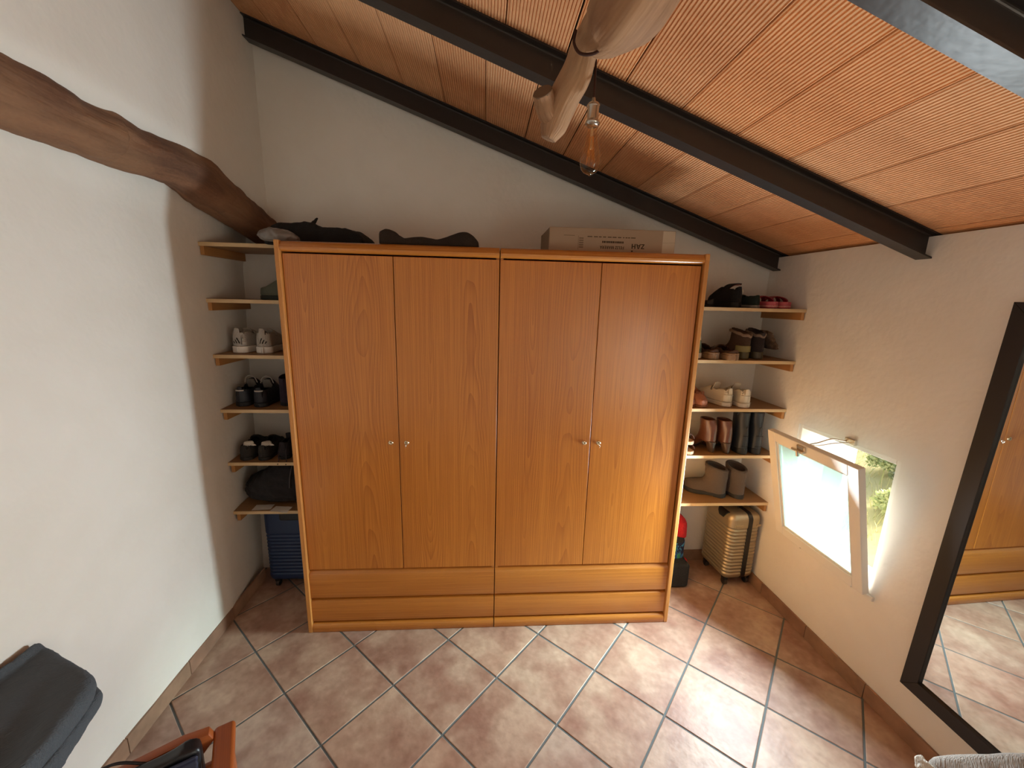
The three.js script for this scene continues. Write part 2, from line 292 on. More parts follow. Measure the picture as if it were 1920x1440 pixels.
// ceiling: slab, ribbed ceramic boards, steel beams
const BEAMS = [-0.508, 0.318, 1.085, 1.855];
{
  const roof = structure(mesh('ceiling', box(4.6, 0.16, 4.6, 0, 0.125, 0, 0), slabMat, scene)); roof.position.set(0.08, ceilY(0.08), 1.34); roof.rotation.z = -ANG;
  const L = 0.2145 / Math.cos(ANG), cosA = Math.cos(ANG);
  const profile = (w) => { const p = [[w / 2, 0.04], [-w / 2, 0.04], [-w / 2, 0.001]], n = Math.round(w / 0.0112); for (let i = 0; i < n; i++) { const a = -w / 2 + (i + 0.5) / n * w, g = 0.0027; p.push([a - g, 0], [a - g * 0.45, 0.0036], [a + g * 0.45, 0.0036], [a + g, 0]); } p.push([w / 2, 0.001]); return p; };
  const made = {};
  const board = (w, len) => made[w + '/' + len] ??= uvm(prism(profile(w), len).translate(0, 0, 0), 'z');
  const bays = [[-0.57, -0.508], [-0.508, 0.318], [0.318, 1.085], [1.085, 1.855], [1.855, 2.62], [2.62, 3.25]], offs = [0, 0, 0.852, 0.79, 0.852, 0.80];
  bays.forEach(([za, zb], k) => {
    const x0 = k === 1 ? 0.9995 : (offs[k] || 0.9);
    for (let i = -13; i < 6; i++) {
      let xa = x0 + i * 0.2145, xb = xa + 0.2145; if (xb < -1.6 || xa > 1.9) continue; xb = Math.min(xb, 1.97); if (xb - xa < 0.05) continue;
      const w = +((xb - xa) / cosA - 0.0055).toFixed(4), m = part('ceramic_board', board(w, +(zb - za - 0.002).toFixed(3)), boardMats[Math.floor(R() * 3)], roof);
      const xc = (xa + xb) / 2 - 0.08; m.position.set(xc / cosA, (R() - 0.5) * 0.0012, za - 1.34 + 0.001);
    }
  });
}
{ // I-beams
  const H = 0.096, W = 0.031, tf = 0.006, tw = 0.003, r = 0.007, arc = (cx, cy, a0, a1) => [0, 1, 2, 3, 4].map((i) => { const a = mix(a0, a1, i / 4); return [cx + r * Math.cos(a), cy + r * Math.sin(a)]; }), h = Math.PI / 2;
  const half = [[W, -H], [W, -H + tf], ...arc(tw + r, -H + tf + r, -h, -2 * h), ...arc(tw + r, -tf - r, 2 * h, h), [W, -tf], [W, -0.0002]];
  const poly = [...half, ...half.slice().reverse().map(([a, b]) => [-a, b])];
  const labels = ['dark brown steel roof beam running along the back wall above the wardrobe', 'dark brown steel roof beam across the ceiling just behind the hanging bulb', 'dark brown steel roof beam in the top right corner, nearest of those in view', 'dark brown steel roof beam overhead, beyond the top edge of the photo'];
  const xa = -1.36, xb = 1.80, len = (xb - xa) / Math.cos(ANG), g = uvm(prism(poly, len), 'z').rotateY(Math.PI / 2);
  BEAMS.forEach((z, i) => { if (i > 2) return; const b = tag(mesh('roof_beam', g, steel, scene), labels[i], 'beam'); b.position.set(xa, ceilY(xa), z); b.rotation.z = -ANG; });
}

// ---------------------------------------------------------------- small tilted window in the right wall
const wallFrame = (o) => { o.position.set(...RWpos); o.rotation.y = RWturn; return o; };
{
  const w = structure(wallFrame(new THREE.Group())); w.name = 'window_1'; scene.add(w);
  const { y0, y1, z0, z1 } = WIN, zc = (z0 + z1) / 2, yc = (y0 + y1) / 2, f = 0.022;
  const fr = new THREE.Group(); fr.name = 'fixed_frame'; w.add(fr);
  part('frame_bar', box(0.06, y1 - y0, f, 0.034, yc, z0 + f / 2, 0.003), whitePaint, fr); part('frame_bar', box(0.06, y1 - y0, f, 0.034, yc, z1 - f / 2, 0.003), whitePaint, fr);
  part('frame_bar', box(0.06, f, z1 - z0 - 2 * f, 0.034, y1 - f / 2, zc, 0.003, 'z'), whitePaint, fr); part('frame_bar', box(0.06, f, z1 - z0 - 2 * f, 0.034, y0 + f / 2, zc, 0.003, 'z'), whitePaint, fr);
  part('sill_strip', box(0.014, 0.02, z1 - z0 + 0.04, -0.006, y0 - 0.012, zc, 0.004, 'z'), whitePaint, w);
  // sash, hinged at its foot and leaning into the room
  const s = new THREE.Group(); s.name = 'sash'; w.add(s); s.position.set(-0.004, y0 + 0.004, zc); s.rotation.z = 0.243;
  const SW = z1 - z0 - 0.008, SH = 0.645, b = 0.054, d = 0.034;
  for (const q of [-1, 1]) part('stile', box(d, SH, b, -d / 2, SH / 2, q * (SW - b) / 2, 0.004), whitePaint, s);
  for (const y of [b / 2, SH - b / 2]) part('rail', box(d, b, SW - 2 * b, -d / 2, y, 0, 0.004, 'z'), whitePaint, s);
  const bead = []; const iw = SW - 2 * b, ih = SH - 2 * b;
  for (const q of [-1, 1]) bead.push(box(0.022, ih, 0.012, -0.015, SH / 2, q * (iw / 2 - 0.006), 0.003), box(0.022, 0.012, iw - 0.024, -0.015, SH / 2 + q * (ih / 2 - 0.006), 0, 0.003, 'z'));
  part('glazing_bead', bead, glazing, s);
  const pane = part('frosted_pane', uvm(new THREE.BoxGeometry(0.004, ih - 0.02, iw - 0.02).translate(-0.012, SH / 2, 0), 'y'), P(0xd5ecec, 0.3, { transmission: 0.92, thickness: 0, emissive: new THREE.Color(0.55, 0.80, 0.82), emissiveIntensity: 0.35, bumpMap: plasterBump, bumpScale: 0.003 }), s);
  // stay at the top: plate, wing catch, chain arm to the plate on the wall
  part('catch', [box(0.012, 0.034, 0.05, -d - 0.005, SH - 0.022, -0.03, 0.003), box(0.014, 0.012, 0.075, -d - 0.014, SH - 0.034, -0.045, 0.004, 'z'), cyl(0.008, 0.008, 0.03, -d - 0.014, SH - 0.05, -0.048)], chrome, s);
  part('stay_plate', [box(0.016, 0.03, 0.055, -0.006, y1 + 0.008, 0.175, 0.003)], chrome, w);
  part('stay_arm', [tube([[-0.008, y1 + 0.002, 0.16], [-0.06, y1 + 0.005, 0.13], [-0.11, y1 - 0.02, 0.11], [-0.165, y1 - 0.035, 0.10]], 0.0035, 30), tube([[-0.008, y1 + 0.004, 0.18], [-0.07, y1 - 0.01, 0.15], [-0.12, y1 - 0.03, 0.125], [-0.165, y1 - 0.033, 0.105]], 0.0025, 30)], chrome, w);
  for (const q of [-0.155, 0.155]) { const hg = new THREE.Group(); hg.name = 'hinge'; hg.position.set(-0.024, y0 - 0.004, zc + q); w.add(hg); part('hinge_barrel', [cyl(0.0075, 0.0075, 0.05, 0, 0, 0).rotateX(Math.PI / 2).translate(0, 0.006, -0.027), cyl(0.0075, 0.0075, 0.05, 0, 0, 0).rotateX(Math.PI / 2).translate(0, -0.004, 0.028)], whitePaint, hg); part('hinge_leaf', box(0.02, 0.016, 0.1, 0.012, -0.003, 0, 0.002, 'z'), whitePaint, hg); }
  w.updateMatrixWorld(true);
  const at = s.localToWorld(new THREE.Vector3(-d - 0.20, SH * 0.47, -0.035)), to = at.clone().add(new THREE.Vector3(-1, 0.10, 0.50));
  const lamp = new THREE.RectAreaLight(new THREE.Color(...PANE_LIGHT.slice(0, 3)), PANE_LIGHT[3], 0.34, 0.42); lamp.position.copy(at); lamp.lookAt(to); lamp.name = 'window_light'; scene.add(lamp);
}
{ // larger window behind the camera, beyond the mirror
  const w = structure(wallFrame(new THREE.Group())); w.name = 'window_2'; scene.add(w);
  const { y0, y1, z0, z1 } = WIN2, zc = (z0 + z1) / 2, yc = (y0 + y1) / 2, f = 0.055;
  for (const q of [-1, 1]) { part('frame_bar', box(0.06, y1 - y0, f, 0.05, yc, zc + q * ((z1 - z0) / 2 - f / 2), 0.003), whitePaint, w); part('frame_bar', box(0.06, f, z1 - z0 - 2 * f, 0.05, yc + q * ((y1 - y0) / 2 - f / 2), zc, 0.003, 'z'), whitePaint, w); }
  part('pane', uvm(new THREE.BoxGeometry(0.004, y1 - y0 - 2 * f, z1 - z0 - 2 * f).translate(0.055, yc, zc), 'y'), P(0xf4fbfb, 0.7, { transmission: 0.85, thickness: 0, emissive: new THREE.Color(0.62, 0.86, 0.88), emissiveIntensity: 0.5 }), w);
  w.updateMatrixWorld(true);
  const lamp = new THREE.RectAreaLight(new THREE.Color(...DOOR_LIGHT.slice(0, 3)), DOOR_LIGHT[3], z1 - z0 - 2 * f, y1 - y0 - 2 * f); lamp.position.copy(w.localToWorld(new THREE.Vector3(0.01, yc, zc))); lamp.lookAt(w.localToWorld(new THREE.Vector3(-1, yc, zc))); lamp.name = 'window_light'; scene.add(lamp);
}
// ---------------------------------------------------------------- the two wardrobes
function wardrobe(s, label, doors, keys) {
  const w = thing('wardrobe', label, 'wardrobe'), xo = s < 0 ? -1 : 1, xi = s < 0 ? 0.001 : 0.004, X = (a, b) => [Math.min(a, b), Math.max(a, b)];
  const [a, b] = X(xi, xo - s * 0.022), W = b - a, xc = (a + b) / 2;
  part('side_panel', box(0.022, 2.03, 0.545, xo - s * 0.011, 1.015, -0.2725, 0.004), oakSide, w);
  part('side_panel', box(0.016, 1.97, 0.515, xi + s * 0.008, 1.0, -0.285, 0.002), oakSide, w);
  part('top_panel', box(W, 0.02, 0.50, xc, 2.015, -0.294, 0.002, 'x'), oakSide, w);
  part('back_panel', box(W, 1.95, 0.006, xc, 1.0, -0.541, 0), gapMat, w);
  part('base_panel', box(W - 0.016, 0.018, 0.49, xc, 0.04, -0.29, 0.002, 'x'), oakSide, w);
  const along = (poly, name, mat) => part(name, uvm(toCreasedNormals(prism(poly.map(([z, y]) => [-z, y]), W - 0.002).rotateY(Math.PI / 2).translate(a + 0.001, 0, 0), 0.6), 'x', s * 0.3, s < 0 ? 1.02 : 0.45), mat, w);
  along([[-0.05, 1.982], [-0.022, 1.982], [-0.016, 1.983], [-0.0105, 1.9855], [-0.006, 1.989], [-0.0025, 1.9935], [-0.0005, 1.999], [-0.0008, 2.004], [-0.0035, 2.0085], [-0.008, 2.0145], [-0.014, 2.021], [-0.022, 2.0265], [-0.03, 2.0292], [-0.05, 2.03]], 'top_rail', oakRail);
  along([[-0.05, 0], [-0.004, 0], [-0.001, 0.006], [0, 0.026], [-0.0015, 0.035], [-0.005, 0.042], [-0.011, 0.047], [-0.018, 0.0495], [-0.05, 0.05]], 'plinth', oakRail);
  for (const [lo, hi, lip] of [[0.204, 0.348, 0.364], [0.060, 0.184, 0.198]]) along([[-0.044, lo], [-0.016, lo], [-0.0135, lo + 0.002], [-0.0125, lo + 0.006], [-0.0125, hi - 0.004], [-0.0145, hi + 0.001], [-0.036, lip], [-0.044, lip]], 'drawer', railDrawer);
  part('drawer_rail', box(W - 0.016, 0.024, 0.03, xc, 0.194, -0.075, 0, 'x'), gapMat, w);
  doors.forEach(([x0, x1], i) => {
    const g = uvm(new RoundedBoxGeometry(x1 - x0, 1.603, 0.02, 2, 0.0025).translate((x0 + x1) / 2, 1.1735, -0.029), 'y', -x0 + (i ? 0.5 : 0) + 0.003, -0.33 + (s > 0 ? 0.3 : 0));
    const d = part('door', g, oakMat[s < 0 ? 0 : 1], w), [kx, hasKey] = keys[i];
    const lock = part('lock', lathe([[0, 0.004], [0.0035, 0.004], [0.0045, 0.0055], [0.0075, 0.0065], [0.0105, 0.005], [0.0125, 0.0015], [0.013, 0]], 24).rotateX(Math.PI / 2).translate(kx, 1.08, -0.0195), brassy, d);
    const slot = new THREE.BoxGeometry(0.002, 0.006, 0.002).translate(kx, 1.08, -0.0148); part('keyhole', slot, gapMat, d);
    if (hasKey) part('key', [cyl(0.002, 0.002, 0.02).rotateX(Math.PI / 2).translate(kx, 1.08, -0.008), new THREE.TorusGeometry(0.007, 0.0018, 8, 20).rotateY(Math.PI / 2).translate(kx, 1.0735, 0.004), box(0.002, 0.012, 0.004, kx, 1.0665, 0.003, 0.0005)], chrome, d);
  });
  return w;
}
const railDrawer = P(0xffffff, 0.36, { map: oak(15, 0xcd8434, 0x945015, 0.6, 2, 512, 1024, 170, false), clearcoat: 0.5, clearcoatRoughness: 0.25 });
wardrobe(-1, 'left two-door wardrobe of orange oak veneer, next to the shelves with grey sneakers', [[-0.976, -0.4885], [-0.4855, -0.0005]], [[-0.528, false], [-0.45, true]]);
wardrobe(1, 'right two-door wardrobe of orange oak veneer, nearer the small window and suitcase', [[0.0045, 0.4845], [0.4875, 0.972]], [[0.454, false], [0.529, true]]);

// ---------------------------------------------------------------- wall shelves
const shelfTop = M(0xb8a08a, 0.5, { map: beechTex });
const LS = [[2.033, -0.216, 'topmost pale wood shelf left of the wardrobes, level with their tops'], [1.763, -0.222, 'left-hand pale wood shelf holding one grey-green toe, second from the top'], [1.481, -0.226, 'left-hand pale wood shelf carrying the grey sneakers with white soles'], [1.186, -0.236, 'left-hand pale wood shelf carrying the navy shoes with pale linings'], [0.881, -0.246, 'left-hand pale wood shelf carrying the black shoes stuffed with white paper'], [0.589, -0.244, 'lowest left-hand pale wood shelf, under the black bag and above the blue suitcase']];
const RS = [[1.782, -0.229, 'topmost pale wood shelf at right, carrying pink sandals and black shoes'], [1.489, -0.246, 'right-hand pale wood shelf carrying brown clogs and ankle boots'], [1.203, -0.254, 'right-hand pale wood shelf carrying the white sneakers'], [0.912, -0.260, 'right-hand pale wood shelf carrying brown heeled boots and tall black boots'], [0.594, -0.274, 'lowest right-hand pale wood shelf with fur-lined grey boots, above the gold suitcase']];
LS.forEach(([y, zf, label], i) => {
  const t = thing('wall_shelf', label, 'shelf', [-1.0035, y, zf], 0, 'shelves left of the wardrobes'), d = zf - ZB - 0.001;
  part('shelf_board', box(0.475, 0.018, d - 0.0022, -0.2375, -0.009, -d / 2 - 0.0011, 0.001, 'x'), shelfTop, t); part('edge_band', box(0.475, 0.0184, 0.0022, -0.2375, -0.009, -0.0011, 0.0006, 'x'), shelfMat, t); part('batten', box(0.019, i ? 0.04 : 0.042, d - 0.004, -0.440, -0.018 - (i ? 0.02 : 0.021), -d / 2 - 0.002, 0.0012, 'z'), battenMat, t);
});
RS.forEach(([y, zf, label]) => {
  const t = thing('wall_shelf', label, 'shelf', [1.0035, y, zf], 0, 'shelves right of the wardrobes'), d = zf - ZB - 0.001;
  part('shelf_board', box(0.71, 0.018, d - 0.0022, 0.355, -0.009, -d / 2 - 0.0011, 0.001, 'x'), shelfTop, t); part('edge_band', box(0.71, 0.0184, 0.0022, 0.355, -0.009, -0.0011, 0.0006, 'x'), shelfMat, t); part('batten', box(0.019, 0.042, d - 0.004, 0.6965, -0.018 - 0.021, -d / 2 - 0.002, 0.0012, 'z'), battenMat, t);
});

// ---------------------------------------------------------------- mirror on the right wall
{
  const t = thing('wall_mirror', 'tall mirror in a flat black wooden frame on the right wall', 'mirror', [rwX(0.619) - 0.003, 0.243, 0.619], RWturn), k = new THREE.Group();
  const w = 0.62, h = 1.585, f = 0.058, d = 0.022, black = M(0x1c1716, 0.5);
  t.rotation.order = 'YXZ'; t.rotation.x = 0.0245;
  const bar = (p, grain) => uvm(prism(p, d, { bevel: 0.002 }).rotateY(Math.PI / 2).translate(-d, 0, 0), grain), e = 0.0004;
  const Q = (p) => p.map(([z, y]) => [-z, y]);
  part('frame_bar', bar(Q([[0, 0], [0, h], [f, h - f - e], [f, f + e]]), 'y'), black, t); part('frame_bar', bar(Q([[w, 0], [w, h], [w - f, h - f - e], [w - f, f + e]]), 'y'), black, t);
  part('frame_bar', bar(Q([[e, 0], [w - e, 0], [w - f, f], [f, f]]), 'z'), black, t); part('frame_bar', bar(Q([[e, h], [w - e, h], [w - f, h - f], [f, h - f]]), 'z'), black, t);
  part('mirror_glass', new THREE.BoxGeometry(0.004, h - 2 * f + 0.01, w - 2 * f + 0.01).translate(-0.010, h / 2, w / 2), M(0xdfe4e2, 0.015, { metalness: 1 }), t, 'silvered glass reflecting the wardrobe doors and floor');
}

// ---------------------------------------------------------------- log, driftwood, bulb
tag(mesh('log', limb([[-1.385, 2.30, 1.75], [-1.385, 2.315, 1.2], [-1.385, 2.322, 0.75], [-1.38, 2.312, 0.5], [-1.375, 2.306, 0.25], [-1.372, 2.318, 0.05], [-1.37, 2.292, -0.12], [-1.35, 2.232, -0.30], [-1.32, 2.165, -0.47], [-1.30, 2.12, -0.62]], [0.10, 0.098, 0.098, 0.09, 0.088, 0.087, 0.1, 0.094, 0.082, 0.075], { seg: 190, rad: 44, amp: 0.13, freq: 9, seed: 3 }), logMat, scene), 'crooked brown log set in the left wall, bending down to the wardrobe top', 'log');
{
  const t = thing('driftwood', 'gnarled driftwood branch hanging under the roof beams, holding the bulb', 'branch', [0, 0, 0]);
  part('branch', limb([[0.30, 2.50, 1.10], [0.276, 2.474, 1.0], [0.236, 2.425, 0.945], [0.214, 2.418, 0.87], [0.178, 2.408, 0.812], [0.161, 2.356, 0.781], [0.134, 2.307, 0.758], [0.112, 2.255, 0.736], [0.101, 2.224, 0.731]], [0.062, 0.082, 0.084, 0.062, 0.036, 0.039, 0.04, 0.036, 0.02], { seg: 110, rad: 30, amp: 0.12, freq: 9, seed: 11 }), driftMat, t);
  part('side_branch', limb([[0.122, 2.262, 0.742], [0.096, 2.279, 0.757], [0.082, 2.303, 0.776], [0.0755, 2.312, 0.787]], [0.03, 0.028, 0.026, 0.025], { seg: 24, rad: 20, amp: 0.08, seed: 5, cap: false }), driftMat, t);
  const end = part('sawn_end', cyl(0.0245, 0.0245, 0.004, 0, 0, 0, 24), cutMat, t); end.position.set(0.0757, 2.3119, 0.7865); end.quaternion.setFromUnitVectors(new THREE.Vector3(0, 1, 0), new THREE.Vector3(-0.0065, 0.009, 0.011).normalize());
  const loop = tube([[0.142, 2.418, 0.845], [0.137, 2.385, 0.858], [0.150, 2.360, 0.868], [0.178, 2.358, 0.872], [0.212, 2.378, 0.872], [0.245, 2.405, 0.862], [0.262, 2.44, 0.84]], 0.0035, 60);
  part('hanging_wire', [loop, tube([[0.262, 2.44, 0.84], [0.266, 2.50, 0.84], [0.27, 2.58, 0.842], [0.272, 2.606, 0.843]], 0.0035, 20), tube([[0.29, 2.55, 1.06], [0.288, 2.60, 1.06]], 0.0035, 8)], gapMat, t);
}
{
  const t = thing('bulb_pendant', 'clear filament bulb in a metal socket hanging from the driftwood', 'light bulb', [0.206, 2.297, 0.797]);
  part('cord', tube([[0.004, 0.098, -0.018], [0.002, 0.05, -0.008], [0, 0, 0]], 0.003, 12), gapMat, t);
  part('socket', lathe([[0.0, 0.004], [0.004, 0.004], [0.0055, -0.004], [0.0125, -0.008], [0.0165, -0.013], [0.0165, -0.017], [0.0145, -0.0185], [0.0145, -0.046], [0.0175, -0.05], [0.0185, -0.053], [0.0175, -0.057], [0.0145, -0.0585], [0.0135, -0.062], [0.0, -0.062]]), M(0xb9b4ac, 0.25, { metalness: 1 }), t);
  const glass = P(0xfff2dc, 0.02, { transmission: 1, thickness: 0, ior: 1.45 });
  const b = part('bulb_glass', lathe([[0.0125, -0.062], [0.0128, -0.07], [0.0145, -0.082], [0.0185, -0.100], [0.0225, -0.118], [0.0258, -0.134], [0.0268, -0.144], [0.0262, -0.153], [0.0232, -0.163], [0.0175, -0.170], [0.009, -0.1745], [0.004, -0.176], [0.0025, -0.179], [0.0, -0.180]], 40), glass, t);
  const fil = []; for (let i = 0; i < 6; i++) { const a = i / 6 * 6.283, q = (i + 0.5) / 6 * 6.283; fil.push(tube([[0.004 * Math.cos(a), -0.085, 0.004 * Math.sin(a)], [0.011 * Math.cos(q), -0.15, 0.011 * Math.sin(q)]], 0.0007, 6, 5)); }
  part('filament', fil, M(0xd08a3a, 0.4, { metalness: 0.6 }), b);
  part('stem', [cyl(0.003, 0.005, 0.05, 0, -0.09, 0, 12)], P(0xf4ead8, 0.1, { transmission: 0.8, thickness: 0 }), b);
}
// ---------------------------------------------------------------- footwear
const PROF = [[0, 0.60], [0.1, 0.66], [0.28, 0.68], [0.45, 0.76], [0.68, 1.0], [0.84, 0.90], [1, 0.62]];
const halfWidth = (t, W) => { let k = spline(PROF, t); if (t < 0.11) k *= Math.sqrt(Math.max(0.0004, 1 - ((0.11 - t) / 0.11) ** 2)); if (t > 0.78) k *= Math.sqrt(Math.max(0.0004, 1 - ((t - 0.78) / 0.22) ** 2)); return W / 2 * k; };
const C = 0.0044;
const liftAt = (t, h) => h * smooth(0.62, 0.2, t);
function soleShape(o, grow = 0.003) {
  const { L, W, sole, heel = 0, heelLen = 0.26, wedge = false, taper = 0 } = o;
  const f = (x, y, z) => {
    const t = clamp(-z / L), hw = halfWidth(t, W) + grow, yl = y - (sole + liftAt(t, heel)), end = Math.max(z - grow, -z - L - grow);
    const out = smax(Math.abs(x) - hw, end, 0.004);
    let slab = smax(out, smax(yl, -yl - sole, 0.004), 0.004);
    if (heel > 0) { const k = wedge ? smax(out, smax(yl, -y + 0.0005, 0.004), 0.004) : smax(smax(Math.abs(x) - hw * (1 - taper * clamp(-yl / (heel + sole))), smax(z - grow + taper * 0.01 * clamp(-yl / heel), -z - L * heelLen * (1 - taper * 0.5 * clamp(-yl / (heel + sole))), 0.004), 0.004), smax(yl, -y, 0.003), 0.004); slab = Math.min(slab, k); }
    return slab;
  };
  return sdf(f, [-W / 2 - 0.02, -0.012, -L - 0.02], [W / 2 + 0.02, sole + heel + 0.02, 0.02], o.cell ?? C);
}
// low shoe: an open collar over the heel half, a closed vamp over the toes
function upperShape(o) {
  const { L, W, sole, heel = 0, collar, instep, toe, open = 0.5, back = 0.006, wall = 0.0095, cut } = o, e = 2.5;
  const tops = [[0, collar * 1.3], [0.3, collar * 1.35], [open, Math.max(instep, collar) * 1.12], [open + 0.14, instep * 0.92], [0.82, toe * 1.02], [1, toe * 0.8]];
  const rim = cut ?? [[0, collar + back], [0.08, collar + back * 0.9], [0.2, collar + back * 0.45], [0.34, collar * 0.95], [open - 0.03, instep * 0.95], [open + 0.1, instep * 1.6], [1, 1]];
  const f = (x, y, z) => {
    const t = clamp(-z / L), yl = y - sole - liftAt(t, heel), hw = halfWidth(t, W), top = spline(tops, t), end = Math.max(z, -z - L);
    const K = (w, h) => { const w2 = Math.max(w, 0.003), h2 = Math.max(h, 0.003); return (Math.pow(Math.pow(Math.abs(x) / w2, e) + Math.pow(Math.max(yl, 0) / h2, e), 1 / e) - 1) * Math.min(w2, h2); };
    let b = smax(K(hw, top), Math.max(-yl, end), 0.003); b = smax(b, yl - spline(rim, t), 0.003);
    const cav = Math.max(K(hw - wall, t < open ? 1 : top - wall), 0.008 - yl, end + wall, -z / L - (open + 0.22));
    return smax(b, -cav, 0.003);
  };
  return sdf(f, [-W / 2 - 0.015, -0.004, -L - 0.015], [W / 2 + 0.015, sole + heel + Math.max(collar + back, instep) * 1.25 + 0.015, 0.015], o.cell ?? C);
}
// a patch that hugs the heel of a low shoe; region(x, y) < 0 inside
const heelPatch = (o, region, y0, y1, out = 0.0022) => sdf((x, y, z) => { const t = clamp(-z / o.L), hw = halfWidth(t, o.W); return smax(smax(Math.max(Math.abs(x) - hw - out, z - out), region(x, y), 0.001), Math.max(-z - 0.028, -Math.max(Math.abs(x) - hw + 0.004, z + 0.004)), 0.001); }, [-o.W / 2, y0, -0.034], [o.W / 2, y1, 0.01], 0.0022);
// boot: the foot runs into a hollow shaft
function bootShape(o) {
  const { L, W, sole, heel = 0, shaft, rx, rz, toe, flare = 0, lean = 0, slouch = 0, ankle = 0.9, wall = 0.007, slope = 0 } = o, e = 2.4, zc = -L * 0.20 - rz * 0.32;
  const f = (x, y, z) => {
    const t = clamp(-z / L), yl = y - sole - liftAt(t, heel), hw = halfWidth(t, W), top = spline([[0, 0.10], [0.3, 0.11], [0.55, toe * 1.35], [0.8, toe], [1, toe * 0.75]], t), end = Math.max(z, -z - L);
    const w2 = Math.max(hw, 0.003); const foot = smax((Math.pow(Math.pow(Math.abs(x) / w2, e) + Math.pow(Math.max(yl, 0) / top, e), 1 / e) - 1) * Math.min(w2, top), Math.max(-yl, end), 0.003);
    const h = y - sole - heel, k = clamp(h / shaft), s = mix(ankle, 1 + flare, smooth(0.15, 1, k)) * (1 + slouch * (0.5 + 0.5 * noise(h * 60, x * 9 + z * 9)) * smooth(0.15, 0.5, k)), dz = z - zc + lean * k, q = (g) => (Math.hypot(x / (rx * s - g), dz / (rz * s - g)) - 1) * (Math.min(rx, rz) * s - g);
    const yTop = shaft - slope * clamp(0.5 + dz / (2 * rz));
    const tubeS = smax(q(0), Math.max(h - yTop, -h), 0.004), cav = Math.max(q(wall), 0.03 - h);
    return smax(smin(foot, tubeS, 0.022), -cav, 0.004);
  };
  return sdf(f, [-Math.max(W / 2, rx * (1 + flare + slouch)) - 0.015, -0.004, -L - 0.015], [Math.max(W / 2, rx * (1 + flare + slouch)) + 0.015, sole + heel + shaft + 0.015, Math.max(0.015, zc + rz * (1.15 + flare) + 0.02 - Math.min(0, lean))], o.cell ?? C);
}
const shelfY = { L2: 1.763, L3: 1.481, L4: 1.186, L5: 0.881, L6: 0.589, R1: 1.782, R2: 1.489, R3: 1.203, R4: 0.912, R5: 0.594 };
function footwear(name, label, category, group, pos, turn, parts) { const t = thing(name, label, category, [pos[0], pos[1] + 0.0006, pos[2]], turn, group); for (const [n, g, m, l] of parts) part(n, g, m, t, l); return t; }
function another(src, label, pos, turn, mirror) { const r = src.clone(); r.name = numbered(src.name.replace(/_\d{3}$/, '')); r.position.set(pos[0], pos[1] + 0.0006, pos[2]); r.rotation.y = turn; if (mirror) r.scale.x = -1; r.userData = { ...src.userData, label }; scene.add(r); return r; }
const leather = (c, r = 0.42) => M(c, r), suede = (c) => M(c, 0.95, { bumpMap: clothBump, bumpScale: 0.002 });
const clothBump = tex(256, 256, (u, v) => 128 + 90 * pnoise(u * 120, v * 120, 120, 1) + 60 * pf(u, v, 30, 4, 3), { srgb: false, repeat: [5, 5] });
const knit = (c) => M(c, 0.95, { bumpMap: clothBump, bumpScale: 0.003 });
const lace = (o, y0, n, m, spread = 0.018) => { const g = []; for (let i = 0; i < n; i++) { const z = -o.L * (o.open + 0.02 + i * 0.055), y = y0 - i * 0.006; g.push(tube([[-spread, y - 0.004, z], [0, y + 0.004, z - 0.004], [spread, y - 0.004, z]], 0.0028, 10, 6)); } return ['laces', g, m]; };
const tongue = (o, h, m) => ['tongue', sdf((x, y, z) => { const yy = y - o.sole - o.instep * 0.55, k = clamp(yy / h), zc = -o.L * (o.open + 0.03) + k * o.L * 0.10 + 6 * x * x; return smax(smax(Math.abs(z - zc) - 0.0045, Math.abs(x) - 0.026 * (1 - 0.15 * k), 0.004), smax(-yy, yy - h + 8 * x * x, 0.003), 0.004); }, [-0.036, o.sole, -o.L * (o.open + 0.1)], [0.036, o.sole + o.instep * 0.55 + h + 0.012, -o.L * (o.open - 0.18)], 0.0042), m];
{ // grey running shoes with three dark bars on the heel
  const o = { L: 0.25, W: 0.112, sole: 0.036, collar: 0.082, instep: 0.078, toe: 0.05, open: 0.44, back: 0.016 }, white = M(0xf1ece4, 0.6), grey = knit(0xb8b2aa), dark = M(0x1d1b1c, 0.7);
  const bars = [0, 1, 2].map((i) => ['heel_bar', heelPatch(o, (x, y) => { const h = (y - 0.052) / (0.012 + 0.009 * i), xc = -0.013 + 0.0125 * i - 0.007 * h * (1 + 0.3 * i); return Math.max(Math.abs(x - xc) - 0.0036, (Math.abs(h - 0.5) - 0.5) * 0.02); }, 0.046, 0.09), dark]);
  const a = footwear('sneaker', 'leftmost grey sneaker with white sole and three dark heel bars', 'shoe', 'grey sneakers on the left shelf', [-1.372, shelfY.L3, -0.292], -0.06, [['sole', soleShape(o, 0.005), white], ['upper', upperShape(o), grey], ...bars, tongue(o, 0.05, grey)]);
  another(a, 'grey sneaker with white sole and dark heel bars, right one of its pair', [-1.243, shelfY.L3, -0.290], 0.10, true);
}
